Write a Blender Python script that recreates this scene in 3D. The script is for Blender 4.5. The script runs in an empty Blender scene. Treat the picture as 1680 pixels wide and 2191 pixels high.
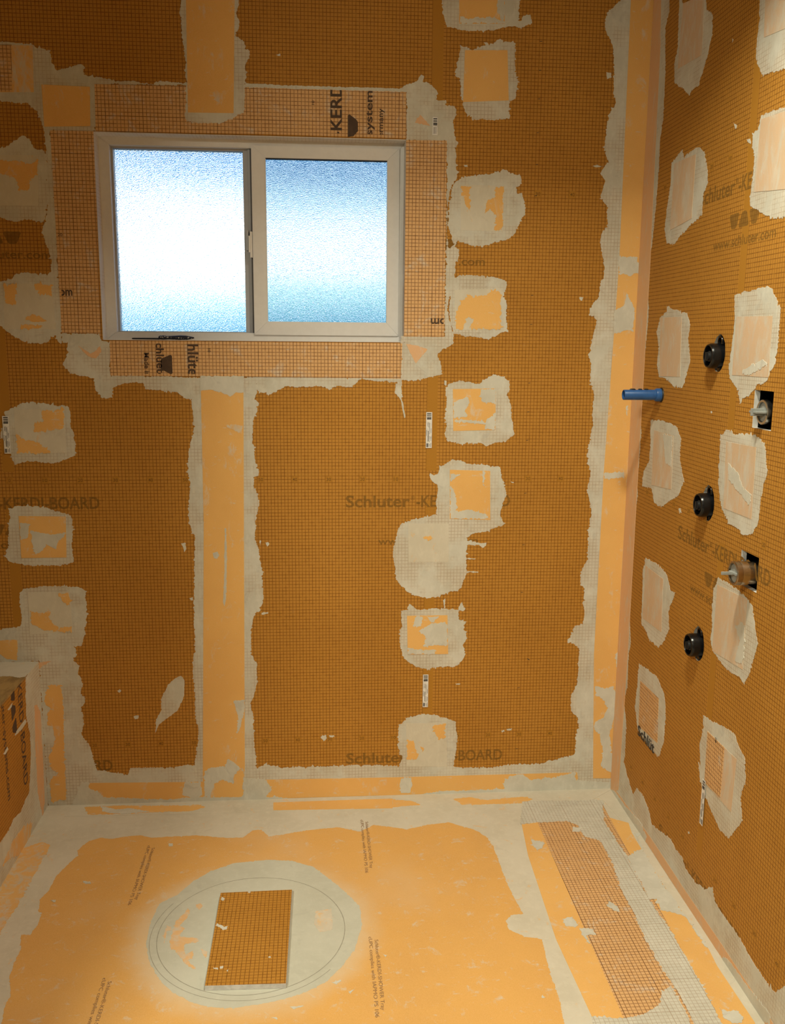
import bpy, bmesh, math, random
from mathutils import Vector, Matrix, noise
from mathutils.geometry import delaunay_2d_cdt, tessellate_polygon
SC = bpy.context.scene
COL = SC.collection
# ------------------------------------------------------------------ camera
cd = bpy.data.cameras.new('camera'); cam = bpy.data.objects.new('camera', cd); COL.objects.link(cam)
TILT, YAW, ROLL = [math.radians(a) for a in (10.3856, 4.6779, 0.4679)]
fw = Vector((math.sin(YAW)*math.cos(TILT), math.cos(YAW)*math.cos(TILT), -math.sin(TILT)))
rt = Vector((math.cos(YAW), -math.sin(YAW), 0)); up = rt.cross(fw)
rt, up = rt*math.cos(ROLL)+up*math.sin(ROLL), up*math.cos(ROLL)-rt*math.sin(ROLL)
cam.matrix_world = Matrix(((rt.x, up.x, -fw.x, -.9376), (rt.y, up.y, -fw.y, -2.7013), (rt.z, up.z, -fw.z, 1.4121), (0, 0, 0, 1)))
cd.sensor_fit = 'VERTICAL'; cd.sensor_height = 36; cd.lens = 36*1964.7/2191; cd.clip_start = .05
SC.camera = cam
# ------------------------------------------------------------------ exposure
vs = SC.view_settings
vs.view_transform = 'Standard'; vs.look = 'None'; vs.gamma = 1; vs.exposure = 0; vs.use_curve_mapping = False
# ------------------------------------------------------------------ daylight
world = bpy.data.worlds.new('daylight'); SC.world = world; world.use_nodes = True
wt = world.node_tree; wt.nodes.clear()
wo = wt.nodes.new('ShaderNodeOutputWorld'); wb = wt.nodes.new('ShaderNodeBackground')
tc = wt.nodes.new('ShaderNodeTexCoord'); sx = wt.nodes.new('ShaderNodeSeparateXYZ'); mr = wt.nodes.new('ShaderNodeMapRange')
rp = wt.nodes.new('ShaderNodeValToRGB')
wt.links.new(tc.outputs['Generated'], sx.inputs[0]); wt.links.new(sx.outputs['Z'], mr.inputs[0])
mr.inputs[1].default_value = -.3; mr.inputs[2].default_value = .5
wt.links.new(mr.outputs[0], rp.inputs[0])
cr = rp.color_ramp; cr.interpolation = 'EASE'
SKY = [(-.3, (.02, .07, .10)), (-.05, (.02, .08, .19)), (.01, (.045, .16, .26)), (.05, (.17, .36, .38)), (.085, (1, 1, 1)), (.124, (1, 1, 1)), (.147, (.20, .40, .48)), (.168, (.030, .100, .215)), (.3, (.03, .10, .22)), (.5, (.08, .16, .30))]
while len(cr.elements) < len(SKY): cr.elements.new(.5)
for e, (z, c) in zip(cr.elements, SKY):
    e.position = (z+.3)/.8; e.color = (*c, 1)
wt.links.new(rp.outputs[0], wb.inputs[0]); wb.inputs[1].default_value = 3.2
wt.links.new(wb.outputs[0], wo.inputs[0])
# ------------------------------------------------------------------ lamps
def area(name, loc, tgt, size, power, col, spread=180):
    l = bpy.data.lights.new(name, 'AREA'); l.shape = 'DISK'; l.size = size; l.energy = power; l.color = col; l.spread = math.radians(spread)
    o = bpy.data.objects.new(name, l); COL.objects.link(o); o.location = loc
    d = Vector(tgt)-Vector(loc); o.rotation_euler = d.to_track_quat('-Z', 'Y').to_euler(); return o
WARM = (1, .96, .76)
area('shower_downlight', (-.46, -1.22, 2.44), (-.46, -1.22, 0), .14, 17.5, WARM, 132)
area('bathroom_ceiling_light', (-1.95, -3.0, 2.40), (-1.25, -1.3, 0), .42, 35.5, WARM, 122)
# ------------------------------------------------------------------ node helpers
class N:
    def __init__(s, name, rough=.8, bump=None):
        s.m = bpy.data.materials.new(name); s.m.use_nodes = True; s.t = s.m.node_tree; s.t.nodes.clear()
        s.out = s.n('ShaderNodeOutputMaterial'); s.b = s.n('ShaderNodeBsdfPrincipled'); s.l(s.b.outputs[0], s.out.inputs[0])
        s.b.inputs['Roughness'].default_value = rough; s.b.inputs['Specular IOR Level'].default_value = .3
        g = s.n('ShaderNodeNewGeometry'); s.pos = g.outputs['Position']
        x = s.n('ShaderNodeSeparateXYZ'); s.l(s.pos, x.inputs[0]); s.x, s.y, s.z = x.outputs
    def n(s, k): return s.t.nodes.new(k)
    def l(s, a, b): s.t.links.new(a, b)
    def put(s, sock, v):
        if hasattr(v, 'is_linked') or hasattr(v, 'links'): s.l(v, sock)
        elif isinstance(v, tuple) and len(v) == 3 and sock.type == 'RGBA': sock.default_value = (*v, 1)
        else: sock.default_value = v
    def math(s, op, a, b=0.0, clamp=False):
        m = s.n('ShaderNodeMath'); m.operation = op; m.use_clamp = clamp; s.put(m.inputs[0], a); s.put(m.inputs[1], b); return m.outputs[0]
    def noise(s, scale, detail=3, rough=.5, off=0, stretch=None, dist=0):
        v = s.pos
        mp = s.n('ShaderNodeMapping'); s.l(v, mp.inputs[0]); mp.inputs[1].default_value = (off, off*1.7, off*.3)
        if stretch: mp.inputs[3].default_value = stretch
        m = s.n('ShaderNodeTexNoise'); s.l(mp.outputs[0], m.inputs['Vector'])
        m.inputs['Scale'].default_value = scale; m.inputs['Detail'].default_value = detail; m.inputs['Roughness'].default_value = rough; m.inputs['Distortion'].default_value = dist
        return m.outputs[0]
    def rng(s, v, a, b, c=0, d=1, smooth=True):
        m = s.n('ShaderNodeMapRange'); m.interpolation_type = 'SMOOTHSTEP' if smooth else 'LINEAR'
        s.put(m.inputs[0], v); m.inputs[1].default_value = a; m.inputs[2].default_value = b; m.inputs[3].default_value = c; m.inputs[4].default_value = d; return m.outputs[0]
    def mix(s, f, a, b):
        m = s.n('ShaderNodeMix'); m.data_type = 'RGBA'; s.put(m.inputs[0], f); s.put(m.inputs[6], a); s.put(m.inputs[7], b); return m.outputs[2]
    def color(s, c): s.put(s.b.inputs['Base Color'], c)
    def bumpy(s, h, dist=.0005, strength=.6):
        b = s.n('ShaderNodeBump'); s.l(h, b.inputs['Height']); b.inputs['Distance'].default_value = dist; b.inputs['Strength'].default_value = strength
        s.l(b.outputs[0], s.b.inputs['Normal'])
    def line(s, c, off, period, lo, hi):
        d = s.math('PINGPONG', s.math('ADD', c, off+50*period), period/2)
        return s.rng(d, lo, hi, 1, 0)
    def grid(s, pl, k=1.0):
        u, v, ou, ov = {'B': (s.x, s.z, .6075, -1.015), 'R': (s.y, s.z, .674, -1.0), 'F': (s.x, s.y, .29, .004), 'S': (s.y, s.z, .004, 0), 'T': (s.x, s.y, 0, 0)}[pl]
        w = 1.0
        a = s.line(u, ou, .01, .0004*k, .0013*k); b = s.line(v, ov, .01, .0004*k, .0013*k)
        ta = s.line(u, ou, .1, .0004*k, .0012*k); tb = s.line(v, ov, .1, .0004*k, .0012*k)
        g = s.math('MAXIMUM', a, b); t = s.math('MAXIMUM', ta, tb)
        nz = s.rng(s.noise(60, 2, .6, 3), .3, .7, .62, 1.0)
        return s.math('MULTIPLY', g, nz), t
MORT = (.62, .60, .52); MORT_D = (.53, .51, .43); ORG = (.76, .44, .13); ORG2 = (.70, .39, .11); BLN = (.17, .058, .002)
MATS = {}
PEACH = (.60, .42, .28); PEACH2 = (.54, .40, .27)
def fleece(s): return s.noise(900, 2, .7, 1)
def mk_board(pl):
    s = N('orange_board_'+pl, .75)
    lo = s.noise(3.5, 3, .55, 5); fl = fleece(s)
    c = s.mix(s.rng(lo, .3, .7), (.41, .186, .018), (.47, .220, .026))
    c = s.mix(s.rng(fl, .35, .65, 0, .35), c, (.56, .27, .07))
    c = s.mix(s.rng(s.noise(40, 4, .7, 9), .62, .72, 0, .15), c, (.5, .3, .12))
    g, t = s.grid(pl)
    c = s.mix(s.math('MULTIPLY', g, .95), c, BLN); c = s.mix(s.math('MULTIPLY', t, .22), c, (.16, .05, .004))
    s.color(c); s.bumpy(fl, .0003, .4); return s.m
def mk_plain():
    s = N('plain_board', .75); fl = fleece(s)
    s.color(s.mix(s.rng(fl, .3, .7), (.385, .172, .017), (.43, .20, .022))); return s.m
def mortar_col(s, seed=0):
    c = s.mix(s.rng(s.noise(7, 4, .6, seed), .3, .7), MORT_D, MORT)
    c = s.mix(s.rng(s.noise(45, 4, .7, seed+2, (1, 1, .5)), .45, .7, 0, .5), c, (.68, .66, .57))
    c = s.mix(s.rng(s.noise(22, 3, .6, seed+4, None, 1), .60, .72, 0, .35), c, (.42, .40, .35))
    return c
def mk_mortar(pl, show=.5, thin=True, tint=None, name='mortar'):
    s = N(name+'_'+pl, .9); c = mortar_col(s)
    if tint: c = s.mix(tint[1], c, tint[0])
    if name == 'mortar_coat': c = s.mix(s.rng(s.noise(26, 5, .75, 51, (1, 1, .6), .6), .60, .68, 0, .6), c, (.72, .46, .2))
    if thin:
        th = s.rng(s.noise(9, 4, .65, 11), .40, .60, 0, 1)
        g, t = s.grid(pl, 1.0)
        c = s.mix(s.math('MULTIPLY', th, .14), c, (.55, .32, .12))
        c = s.mix(s.math('MULTIPLY', s.math('MULTIPLY', g, th), show), c, (.28, .17, .08))
    s.color(c); s.bumpy(s.noise(120, 4, .7, 2), .0008, .5); return s.m
def mk_mortarg():
    s = N('thin_mortar_over_grid_F', .9); c = mortar_col(s); g, t = s.grid('F', .9)
    c = s.mix(s.math('MULTIPLY', g, .55), c, (.30, .20, .11)); c = s.mix(s.math('MULTIPLY', t, .4), c, (.25, .14, .06)); s.color(c); return s.m
def mem_col(s, a=ORG, b=ORG2):
    c = s.mix(s.rng(s.noise(5, 4, .6, 21), .3, .7), b, a)
    c = s.mix(s.rng(fleece(s), .35, .65, 0, .3), c, (.92, .55, .24))
    c = s.mix(s.rng(s.noise(24, 5, .78, 25, (1, 1, .45), .5), .56, .70, 0, .5), c, MORT)
    c = s.mix(s.rng(s.noise(75, 4, .75, 27, (.4, 1, 1)), .62, .70, 0, .45), c, MORT)
    return c
def mk_mem(name, dust=0, amount=1.0, col=None, st=(1, 1, .35)):
    s = N(name, .8); c = mem_col(s, *(col or (ORG, ORG2)))
    if dust:
        f = s.rng(s.noise(28, 5, .7, 33, st, .6), .62-dust*.42, .86-dust*.42, .15*dust, amount)
        c = s.mix(f, c, mortar_col(s, 5))
    if name == 'floor_membrane':      # mortar dust feathered out round the drain patch
        dx = s.math('ADD', s.x, 1.106); dy = s.math('ADD', s.y, .662)
        d = s.math('SQRT', s.math('ADD', s.math('MULTIPLY', dx, dx), s.math('MULTIPLY', dy, dy)))
        d = s.math('ADD', d, s.math('MULTIPLY', s.noise(9, 3, .6, 8), .08))
        c = s.mix(s.rng(d, .28, .37, .6, 0), c, (.68, .58, .42))
        c = s.mix(s.rng(s.noise(2.6, 3, .6, 61), .5, .75, 0, .3), c, (.66, .50, .33))
    s.color(c); s.bumpy(s.noise(300, 3, .7), .0004, .4); return s.m
def mk_gmem(pl):
    s = N('gridded_membrane_'+pl, .8); c = mem_col(s, (.66, .40, .18), (.60, .36, .16))
    c = s.mix(s.rng(s.noise(16, 4, .7, 41, None, .5), .56, .70, 0, .55), c, MORT)
    g, t = s.grid(pl, 1.0)
    c = s.mix(s.math('MULTIPLY', g, .92), c, (.17, .065, .02)); c = s.mix(s.math('MULTIPLY', t, .6), c, (.10, .035, .012))
    s.color(c); return s.m
def plain(name, c, rough=.5, metal=0, spec=.4):
    s = N(name, rough); s.b.inputs['Metallic'].default_value = metal; s.b.inputs['Specular IOR Level'].default_value = spec
    d = tuple(x*(.97 if 'vinyl' in name else .82) for x in c)
    s.color(s.mix(s.rng(s.noise(60, 3, .6), .35, .65), d, c)); return s.m
def mat(name, pl='B'):
    key = name+pl if name in ('board', 'mortar') else name
    if key in MATS: return MATS[key]
    if name == 'board': m = mk_board(pl)
    elif name == 'mortar': m = mk_mortar(pl)
    elif name == 'mortar2': m = mk_mortar('B', thin=False, name='thick_mortar')
    elif name == 'mort2': m = mk_mortar('B', thin=False, tint=((.66, .56, .40), .35), name='mortar_coat')
    elif name == 'drainmortar': m = mk_mortar('B', thin=False, tint=((.47, .48, .38), .45), name='drain_mortar')
    elif name == 'mortarg_F': m = mk_mortarg()
    elif name == 'mem': m = mk_mem('orange_membrane')
    elif name == 'memf': m = mk_mem('floor_membrane', col=((.69, .38, .10), (.64, .35, .095)))
    elif name == 'dust': m = mk_mem('dusty_membrane', .45, .7, (PEACH, PEACH2))
    elif name == 'dust2': m = mk_mem('lightly_dusted_membrane', .25, .5, ((.70, .42, .23), (.66, .39, .21)))
    elif name == 'dusty': m = mk_mem('smeared_membrane', .45, .8)
    elif name == 'dusty2': m = mk_mem('thinly_smeared_membrane', .5, .6, ((.72, .44, .2), (.66, .4, .17)))
    elif name == 'dusty3': m = mk_mem('heavily_smeared_membrane', .8, .85)
    elif name.startswith('gmem_'): m = mk_gmem(name[5:])
    MATS[key] = m; return m
M_PLAIN = mk_plain()
def mk_ink(pl):
    s = N('board_ink_'+pl, .8); g, t = s.grid(pl)
    s.color(s.mix(s.math('MULTIPLY', g, .7), s.mix(s.rng(s.noise(90, 3, .7), .35, .65), (.225, .110, .016), (.275, .135, .02)), (.12, .05, .004))); return s.m
M_NUM = plain('number_ink', (.19, .082, .008), .8); M_INKB = mk_ink('B'); M_INKR = mk_ink('R')
M_INKD = plain('dark_ink', (.085, .05, .03), .8)
M_INKF = plain('floor_ink', (.36, .21, .10), .8)
M_BLACKINK = plain('black_ink', (.02, .018, .018), .6)
M_FOAM = plain('foam_core', (.62, .60, .56), .9)
M_PLASTER = plain('plaster', (.62, .58, .50), .9)
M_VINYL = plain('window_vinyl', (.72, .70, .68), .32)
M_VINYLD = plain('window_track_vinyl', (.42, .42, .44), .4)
M_GASKET = plain('gasket', (.03, .03, .035), .6)
M_BLACK = plain('black_plastic', (.005, .005, .0055), .25, 0, .35)
M_BLACK2 = plain('black_rubber', (.012, .012, .012), .5)
M_CHROME = plain('nickel', (.55, .53, .48), .22, 1)
M_BRASS = plain('aged_nickel_pipe', (.42, .34, .24), .28, 1)
M_GREY = plain('grey_plastic', (.30, .31, .29), .5)
M_BLUE = plain('blue_pipe_plastic', (.025, .10, .30), .38)
M_BLUED = plain('blue_pipe_inside', (.012, .05, .16), .5)
M_CAV = plain('dark_stud_cavity', (.05, .035, .025), .9)
M_STICK = plain('sticker_paper', (.78, .76, .72), .6)
M_CREASE = plain('mortar_groove', (.36, .34, .27), .9)
def mk_glass(name, tint):
    s = N(name, .1); g = s.n('ShaderNodeBsdfGlass'); g.inputs['Roughness'].default_value = .07; g.inputs['IOR'].default_value = 1.45; g.inputs['Color'].default_value = (*tint, 1)
    b = s.n('ShaderNodeBump'); s.l(s.noise(270, 1, .5, 2, (1, .01, 1), .6), b.inputs['Height']); b.inputs['Distance'].default_value = .004; b.inputs['Strength'].default_value = .42
    s.l(b.outputs[0], g.inputs['Normal']); s.l(g.outputs[0], s.out.inputs[0]); return s.m
M_GLASS = mk_glass('obscure_glass', (.97, .985, 1)); M_GLASS2 = mk_glass('obscure_glass_sash', (.72, .80, .84))
def mk_camo():
    s = N('mottled_handle', .35); v = s.n('ShaderNodeTexVoronoi'); s.l(s.pos, v.inputs['Vector']); v.inputs['Scale'].default_value = 150
    s.color(s.mix(s.rng(v.outputs['Distance'], .15, .4), (.45, .42, .38), (.02, .02, .03))); return s.m
M_CAMO = mk_camo()
def mk_benchtop():
    s = N('stained_bench_top', .8); c = s.mix(s.rng(s.noise(22, 5, .7, 3, (1, .4, 1)), .4, .6), (.27, .17, .065), (.42, .27, .10)); s.color(c); return s.m
M_BTOP = mk_benchtop()
# ------------------------------------------------------------------ object helpers
OFFCUR = [0]
def prop(o, label=None, cat=None, group=None, kind=None):
    for k, v in (('label', label), ('category', cat), ('group', group), ('kind', kind)):
        if v: o[k] = v
    return o
def root(name, loc, label, cat, group=None):
    o = bpy.data.objects.new(name, None); o.empty_display_size = .05; COL.objects.link(o); o.location = loc
    return prop(o, label, cat, group)
def link(name, verts, faces, mt, parent=None, smooth=False, mats=None, fm=None):
    """world-space verts; a child is stored relative to its thing"""
    me = bpy.data.meshes.new(name)
    base = Vector((0, 0, 0)); p = parent
    while p is not None: base = base+p.location; p = p.parent
    me.from_pydata([tuple(Vector(v)-base) for v in verts], [], faces); me.materials.append(mt)
    for m_ in (mats or []): me.materials.append(m_)
    if fm:
        for f, i in zip(me.polygons, fm): f.material_index = i
    if smooth:
        for f in me.polygons: f.use_smooth = True
    me.update()
    o = bpy.data.objects.new(name, me); COL.objects.link(o)
    if parent is not None: o.parent = parent
    return o
NRM = {'B': Vector((0, -1, 0)), 'R': Vector((-1, 0, 0)), 'F': Vector((0, 0, 1)), 'S': Vector((1, 0, 0)), 'T': Vector((0, 0, 1))}
XB = -1.7773; ZT = .467
def P3(pl, u, v, h=0.0):
    if pl == 'B': return Vector((u, -h, v))
    if pl == 'R': return Vector((-h, u, v))
    if pl == 'F': return Vector((u, v, h))
    if pl == 'S': return Vector((XB+h, u, v))
    return Vector((u, v, ZT+h))
def clampuv(pl, u, v):
    if pl == 'B': return min(u, 0), max(v, 0)
    if pl == 'R': return min(u, 0), max(v, 0)
    if pl == 'F': return min(u, 0), min(v, 0)
    if pl == 'T': return min(u, XB), min(v, 0)
    return min(u, 0), min(max(v, 0), ZT)
def past(pl, p):
    """points on a fold line are pushed past it, so the later clamp leaves a straight edge in the corner"""
    u, v = p.x, p.y; e_ = .0045; f_ = .012; ulim = XB if pl == 'T' else 0
    if u > ulim-e_: u = ulim+f_
    if pl in 'FT' and v > -e_: v = f_
    if pl in 'BRS' and v < (.022 if pl == 'S' else e_): v = -f_
    if pl == 'S' and v > ZT-e_: v = ZT+f_
    return Vector((u, v))
def ragged(pts, amt, seed):
    if amt <= 0: return pts
    rnd = random.Random(seed); out = []; n = len(pts); step = .0030
    for i in range(n):
        a = Vector(pts[i]); b = Vector(pts[(i+1) % n]); d = b-a; L = d.length
        if L < 1e-6: continue
        nn = Vector((-d.y, d.x))/L; k = max(1, int(L/step))
        for j in range(k):
            t = j/k; p = a+d*t
            q = Vector((p.x*60, p.y*60, seed*3.1))
            h = (noise.noise(q)*.6+noise.noise(q*2.7)*.55+noise.noise(q*6)*.5+noise.noise(q*15)*.3)*.0046*amt
            if rnd.random() < .11*amt: h += rnd.uniform(-.005, .006)*min(amt, 1.2)
            out.append(p+nn*h)
    return out
def flat(name, pl, pts, h, mt, parent, rough=0, seed=0, h0=0.0):
    """thin slab lying on a surface: outline filled, then given its thickness"""
    pts = [Vector(p) for p in pts]
    if rough > 0: pts = [past(pl, p) for p in pts]
    pts = ragged(pts, rough, seed)
    pts = [Vector(clampuv(pl, p.x, p.y)) for p in pts]
    res = delaunay_2d_cdt(pts, [], [list(range(len(pts)))], 1, 1e-6)
    V, F = res[0], res[2]
    if not F: return None
    cnt = {}
    for f in F:
        for a, b in zip(f, f[1:]+f[:1]): cnt[(a, b)] = 1
    bd = [(a, b) for (a, b) in cnt if (b, a) not in cnt]
    n = len(V); verts = [P3(pl, p.x, p.y, h) for p in V]+[P3(pl, p.x, p.y, h0) for p in V]
    f0 = F[0]; nn = (verts[f0[1]]-verts[f0[0]]).cross(verts[f0[2]]-verts[f0[0]])
    flip = nn.dot(NRM[pl]) < 0
    faces = []
    for f in F:
        f = list(f); faces.append(f[::-1] if flip else f); faces.append([i+n for i in (f if flip else f[::-1])])
    for a, b in bd: faces.append([a, b, b+n, a+n] if flip else [b, a, a+n, b+n])
    return link(name, verts, faces, mt, parent)
def box(name, lo, hi, mt, parent=None, bev=0):
    bm = bmesh.new(); bmesh.ops.create_cube(bm, size=1)
    lo = Vector(lo); hi = Vector(hi)
    for v in bm.verts: v.co = Vector((lo[i]+(v.co[i]+.5)*(hi[i]-lo[i]) for i in range(3)))
    if bev: bmesh.ops.bevel(bm, geom=bm.edges[:], offset=bev, segments=2, affect='EDGES', profile=.6)
    return bmobj(name, bm, mt, parent)
def bmobj(name, bm, mt, parent=None, smooth=False):
    bm.verts.index_update(); vs_ = [v.co.copy() for v in bm.verts]; fs = [[v.index for v in f.verts] for f in bm.faces]; bm.free()
    return link(name, vs_, fs, mt, parent, smooth)
def lathe(name, c, axis, prof, mt, parent=None, seg=40, smooth=True):
    """prof: list of (distance along axis, radius)"""
    ax = Vector(axis).normalized(); q = ax.to_track_quat('Z', 'Y'); u = q @ Vector((1, 0, 0)); w = q @ Vector((0, 1, 0)); c = Vector(c)
    V = []; Fc = []
    for d, r in prof:
        for i in range(seg):
            a = 2*math.pi*i/seg; V.append(c+ax*d+(u*math.cos(a)+w*math.sin(a))*max(r, 1e-5))
    for k in range(len(prof)-1):
        for i in range(seg):
            j = (i+1) % seg; Fc.append([k*seg+i, k*seg+j, (k+1)*seg+j, (k+1)*seg+i])
    o = link(name, V, Fc, mt, parent, smooth)
    if smooth:
        md = o.modifiers.new('split', 'EDGE_SPLIT'); md.split_angle = math.radians(35)
    return o
# text: the font's outline turned into a mesh, laid on a surface, cut to a window if asked
CAP = [None]
def text_mesh(s, bold=.012):
    cu = bpy.data.curves.new('t', 'FONT'); cu.body = s; cu.size = 1; cu.offset = bold; cu.resolution_u = 3; cu.fill_mode = 'FRONT'
    o = bpy.data.objects.new('t', cu); COL.objects.link(o); bpy.context.view_layer.update()
    me = bpy.data.meshes.new_from_object(o.evaluated_get(bpy.context.evaluated_depsgraph_get()))
    V = [v.co.copy() for v in me.vertices]; Fc = [list(p.vertices) for p in me.polygons]
    bpy.data.objects.remove(o); bpy.data.curves.remove(cu); bpy.data.meshes.remove(me)
    return V, Fc
def text(name, s, pl, p0, dirv, length, cap, h, mt, parent, bold=.012, clip=None, mirror=False):
    if CAP[0] is None:
        V, _ = text_mesh('H', 0); CAP[0] = max(v.y for v in V)-min(v.y for v in V)
    V, Fc = text_mesh(s, bold)
    x0 = min(v.x for v in V); x1 = max(v.x for v in V)
    d = Vector(dirv).normalized(); nn = Vector((-d.y, d.x))
    if mirror: nn = -nn
    sx_ = length/(x1-x0); sy_ = cap/CAP[0]
    Q = [Vector(p0)+d*(v.x-x0)*sx_+nn*v.y*sy_ for v in V]
    bm = bmesh.new(); vv = [bm.verts.new(P3(pl, q.x, q.y, h)) for q in Q]
    for f in Fc:
        try: bm.faces.new([vv[i] for i in f])
        except ValueError: pass
    if clip:
        (ua, va), (ub, vb) = clip
        for (u, v, du, dv) in ((ua, va, -1, 0), (ub, va, 1, 0), (ua, va, 0, -1), (ua, vb, 0, 1)):
            co = P3(pl, u, v, h); no = P3(pl, du, dv, 0)-P3(pl, 0, 0, 0)
            bmesh.ops.bisect_plane(bm, geom=bm.verts[:]+bm.edges[:]+bm.faces[:], plane_co=co, plane_no=no, clear_outer=True)
    if not bm.faces: bm.free(); return None
    bm.normal_update(); bm.faces.ensure_lookup_table()
    if bm.faces[0].normal.dot(NRM[pl]) < 0: bmesh.ops.reverse_faces(bm, faces=bm.faces[:])
    return bmobj(name, bm, mt, parent)
def polyslab(name, axis, outer, holes, t, mt, side_mt, parent=None, kind=None):
    """wall board with openings: outer/holes in the wall's own 2-D; front at 0, back at t behind"""
    loops = [outer]+holes
    tri = tessellate_polygon([[Vector((p[0], p[1], 0)) for p in l] for l in loops])
    flatp = [p for l in loops for p in l]; n = len(flatp)
    V = [P3(axis, u, v, 0) for u, v in flatp]+[P3(axis, u, v, -t) for u, v in flatp]
    F_ = []; fm = []
    for f in tri:
        f = list(f); nn = (V[f[1]]-V[f[0]]).cross(V[f[2]]-V[f[0]])
        if nn.length < 1e-12: continue
        if nn.dot(NRM[axis]) < 0: f = f[::-1]
        F_.append(f); fm.append(0); F_.append([i+n for i in f[::-1]]); fm.append(1)
    k = 0
    for l in loops:
        for i in range(len(l)):
            a = k+i; b = k+(i+1) % len(l); F_.append([a, b, b+n, a+n]); fm.append(1)
        k += len(l)
    o = link(name, V, F_, mt, parent, mats=[side_mt], fm=fm)
    if kind: o['kind'] = kind
    return o
def circle(cu, cv, ru, rv, n=32, jag=0, seed=1):
    r = random.Random(seed)
    return [(cu+math.cos(2*math.pi*i/n)*ru*(1+r.uniform(-jag, jag)), cv+math.sin(2*math.pi*i/n)*rv*(1+r.uniform(-jag, jag))) for i in range(n)]
# ------------------------------------------------------------------ room shell
XL_, YF, ZC = -2.35, -3.6, 2.47
WX0, WX1, WZ0, WZ1 = -1.543, -.686, 1.416, 1.9735
wall_back = polyslab('wall_back', 'B', [(XL_, 0), (0, 0), (0, ZC), (XL_, ZC)], [[(WX0, WZ0), (WX1, WZ0), (WX1, WZ1), (WX0, WZ1)]], .15, mat('board', 'B'), M_PLASTER, kind='structure')
VALZ = (1.390, 1.034, .680)
holes = [circle(-.586, z+.006, .034, .043, 34, .03, i) for i, z in enumerate(VALZ)]
holes += [[(-.864, 1.240), (-.780, 1.240), (-.780, 1.321), (-.864, 1.321)], [(-.859, .891), (-.7765, .891), (-.7765, .968), (-.859, .968)], circle(-.237, 1.280, .018, .018, 24, .03, 9)]
wall_right = polyslab('wall_right', 'R', [(YF, 0), (0, 0), (0, ZC), (YF, ZC)], holes, .0125, mat('board', 'R'), M_FOAM, kind='structure')
box('stud_cavity', (.11, -1.4, .3), (.13, -.02, 1.7), M_CAV, wall_right)
prop(box('wall_left', (XL_-.1, YF, 0), (XL_, 0, ZC), M_PLASTER), kind='structure')
prop(box('wall_front', (XL_, YF-.1, 0), (.14, YF, ZC), M_PLASTER), kind='structure')
prop(box('wall_partition', (XL_, -1.72, 0), (-1.61, -1.60, ZC), M_PLASTER), kind='structure')
prop(box('ceiling', (XL_-.1, YF-.1, ZC), (.14, .15, ZC+.1), M_PLASTER), kind='structure')
floor = prop(box('floor', (XL_, YF, -.1), (0, 0, 0), mat('mort2')), kind='structure')
box('studs_behind_board', (.0126, YF, 0), (.11, -1.42, ZC), M_CAV, wall_right)
box('studs_behind_board', (.0126, -.0, 0), (.14, .15, ZC), M_CAV, wall_right)
box('studs_behind_board', (.13, -1.42, 0), (.14, 0, ZC), M_CAV, wall_right)
# seams: the ungridded margins where two boards meet
for x in (-.6015, -1.8265):
    for a, b in ((1.04, ZC), (.25, .95)):
        flat('board_margin', 'B', [(x-.0155, a), (x+.0155, a), (x+.0155, b), (x-.0155, b)], .00012, M_PLAIN, wall_back)
for a, b in ((1.04, ZC), (.17, .96)):
    flat('board_margin', 'R', [(-.692, a), (-.661, a), (-.661, b), (-.692, b)], .00012, M_PLAIN, wall_right)
# printing on the boards
def trapz(name, pl, u, v, w, hgt, upside, h, mt, parent, rot=0):
    q = .27*w; c = .004 if w > .03 else .003
    p = [(-w/2, hgt/2-c), (-w/2+c, hgt/2), (w/2-c, hgt/2), (w/2, hgt/2-c), (w/2-q+c/2, -hgt/2+c), (w/2-q-c, -hgt/2), (-w/2+q+c, -hgt/2), (-w/2+q-c/2, -hgt/2+c)]
    if upside: p = [(a, -b) for a, b in p]
    ca, sa = math.cos(rot), math.sin(rot)
    return flat(name, pl, [(u+a*ca-b*sa, v+a*sa+b*ca) for a, b in p], h, mt, parent)
WCLIP = ((-.66, 1.4), (-.1, 2.1))
def board_print(pl, c, zr, parent, flipdir=1):
    M_INK = M_INKB if pl == 'B' else M_INKR
    s = flipdir
    win_ = pl == 'B' and zr > 1.5 and c > -1
    if not win_: text('printed_lettering', 'Schluter', pl, (c-.249*s, zr-.084), (s, 0), .192, .034, .0002, M_INK, parent, .02, mirror=s < 0)
    text('printed_lettering', '®', pl, (c-.054*s, zr-.064), (s, 0), .012, .012, .0002, M_INK, parent, .004, mirror=s < 0, clip=WCLIP if win_ else None)
    text('printed_lettering', '-KERDI-BOARD', pl, (c-.038*s, zr-.084), (s, 0), .286, .034, .0002, M_INK, parent, .02, mirror=s < 0, clip=WCLIP if win_ else None)
    for k, f in ((-1, 0), (0, 1), (1, 0)): trapz('printed_emblem', pl, c+k*.049*s, zr-.145, .048, .033, f, .0002, M_INK, parent)
    text('printed_lettering', 'www.schluter.com', pl, (c-.152*s, zr-.200), (s, 0), .304, .022, .0002, M_INK, parent, .012, mirror=s < 0, clip=WCLIP if win_ else None)
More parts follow.
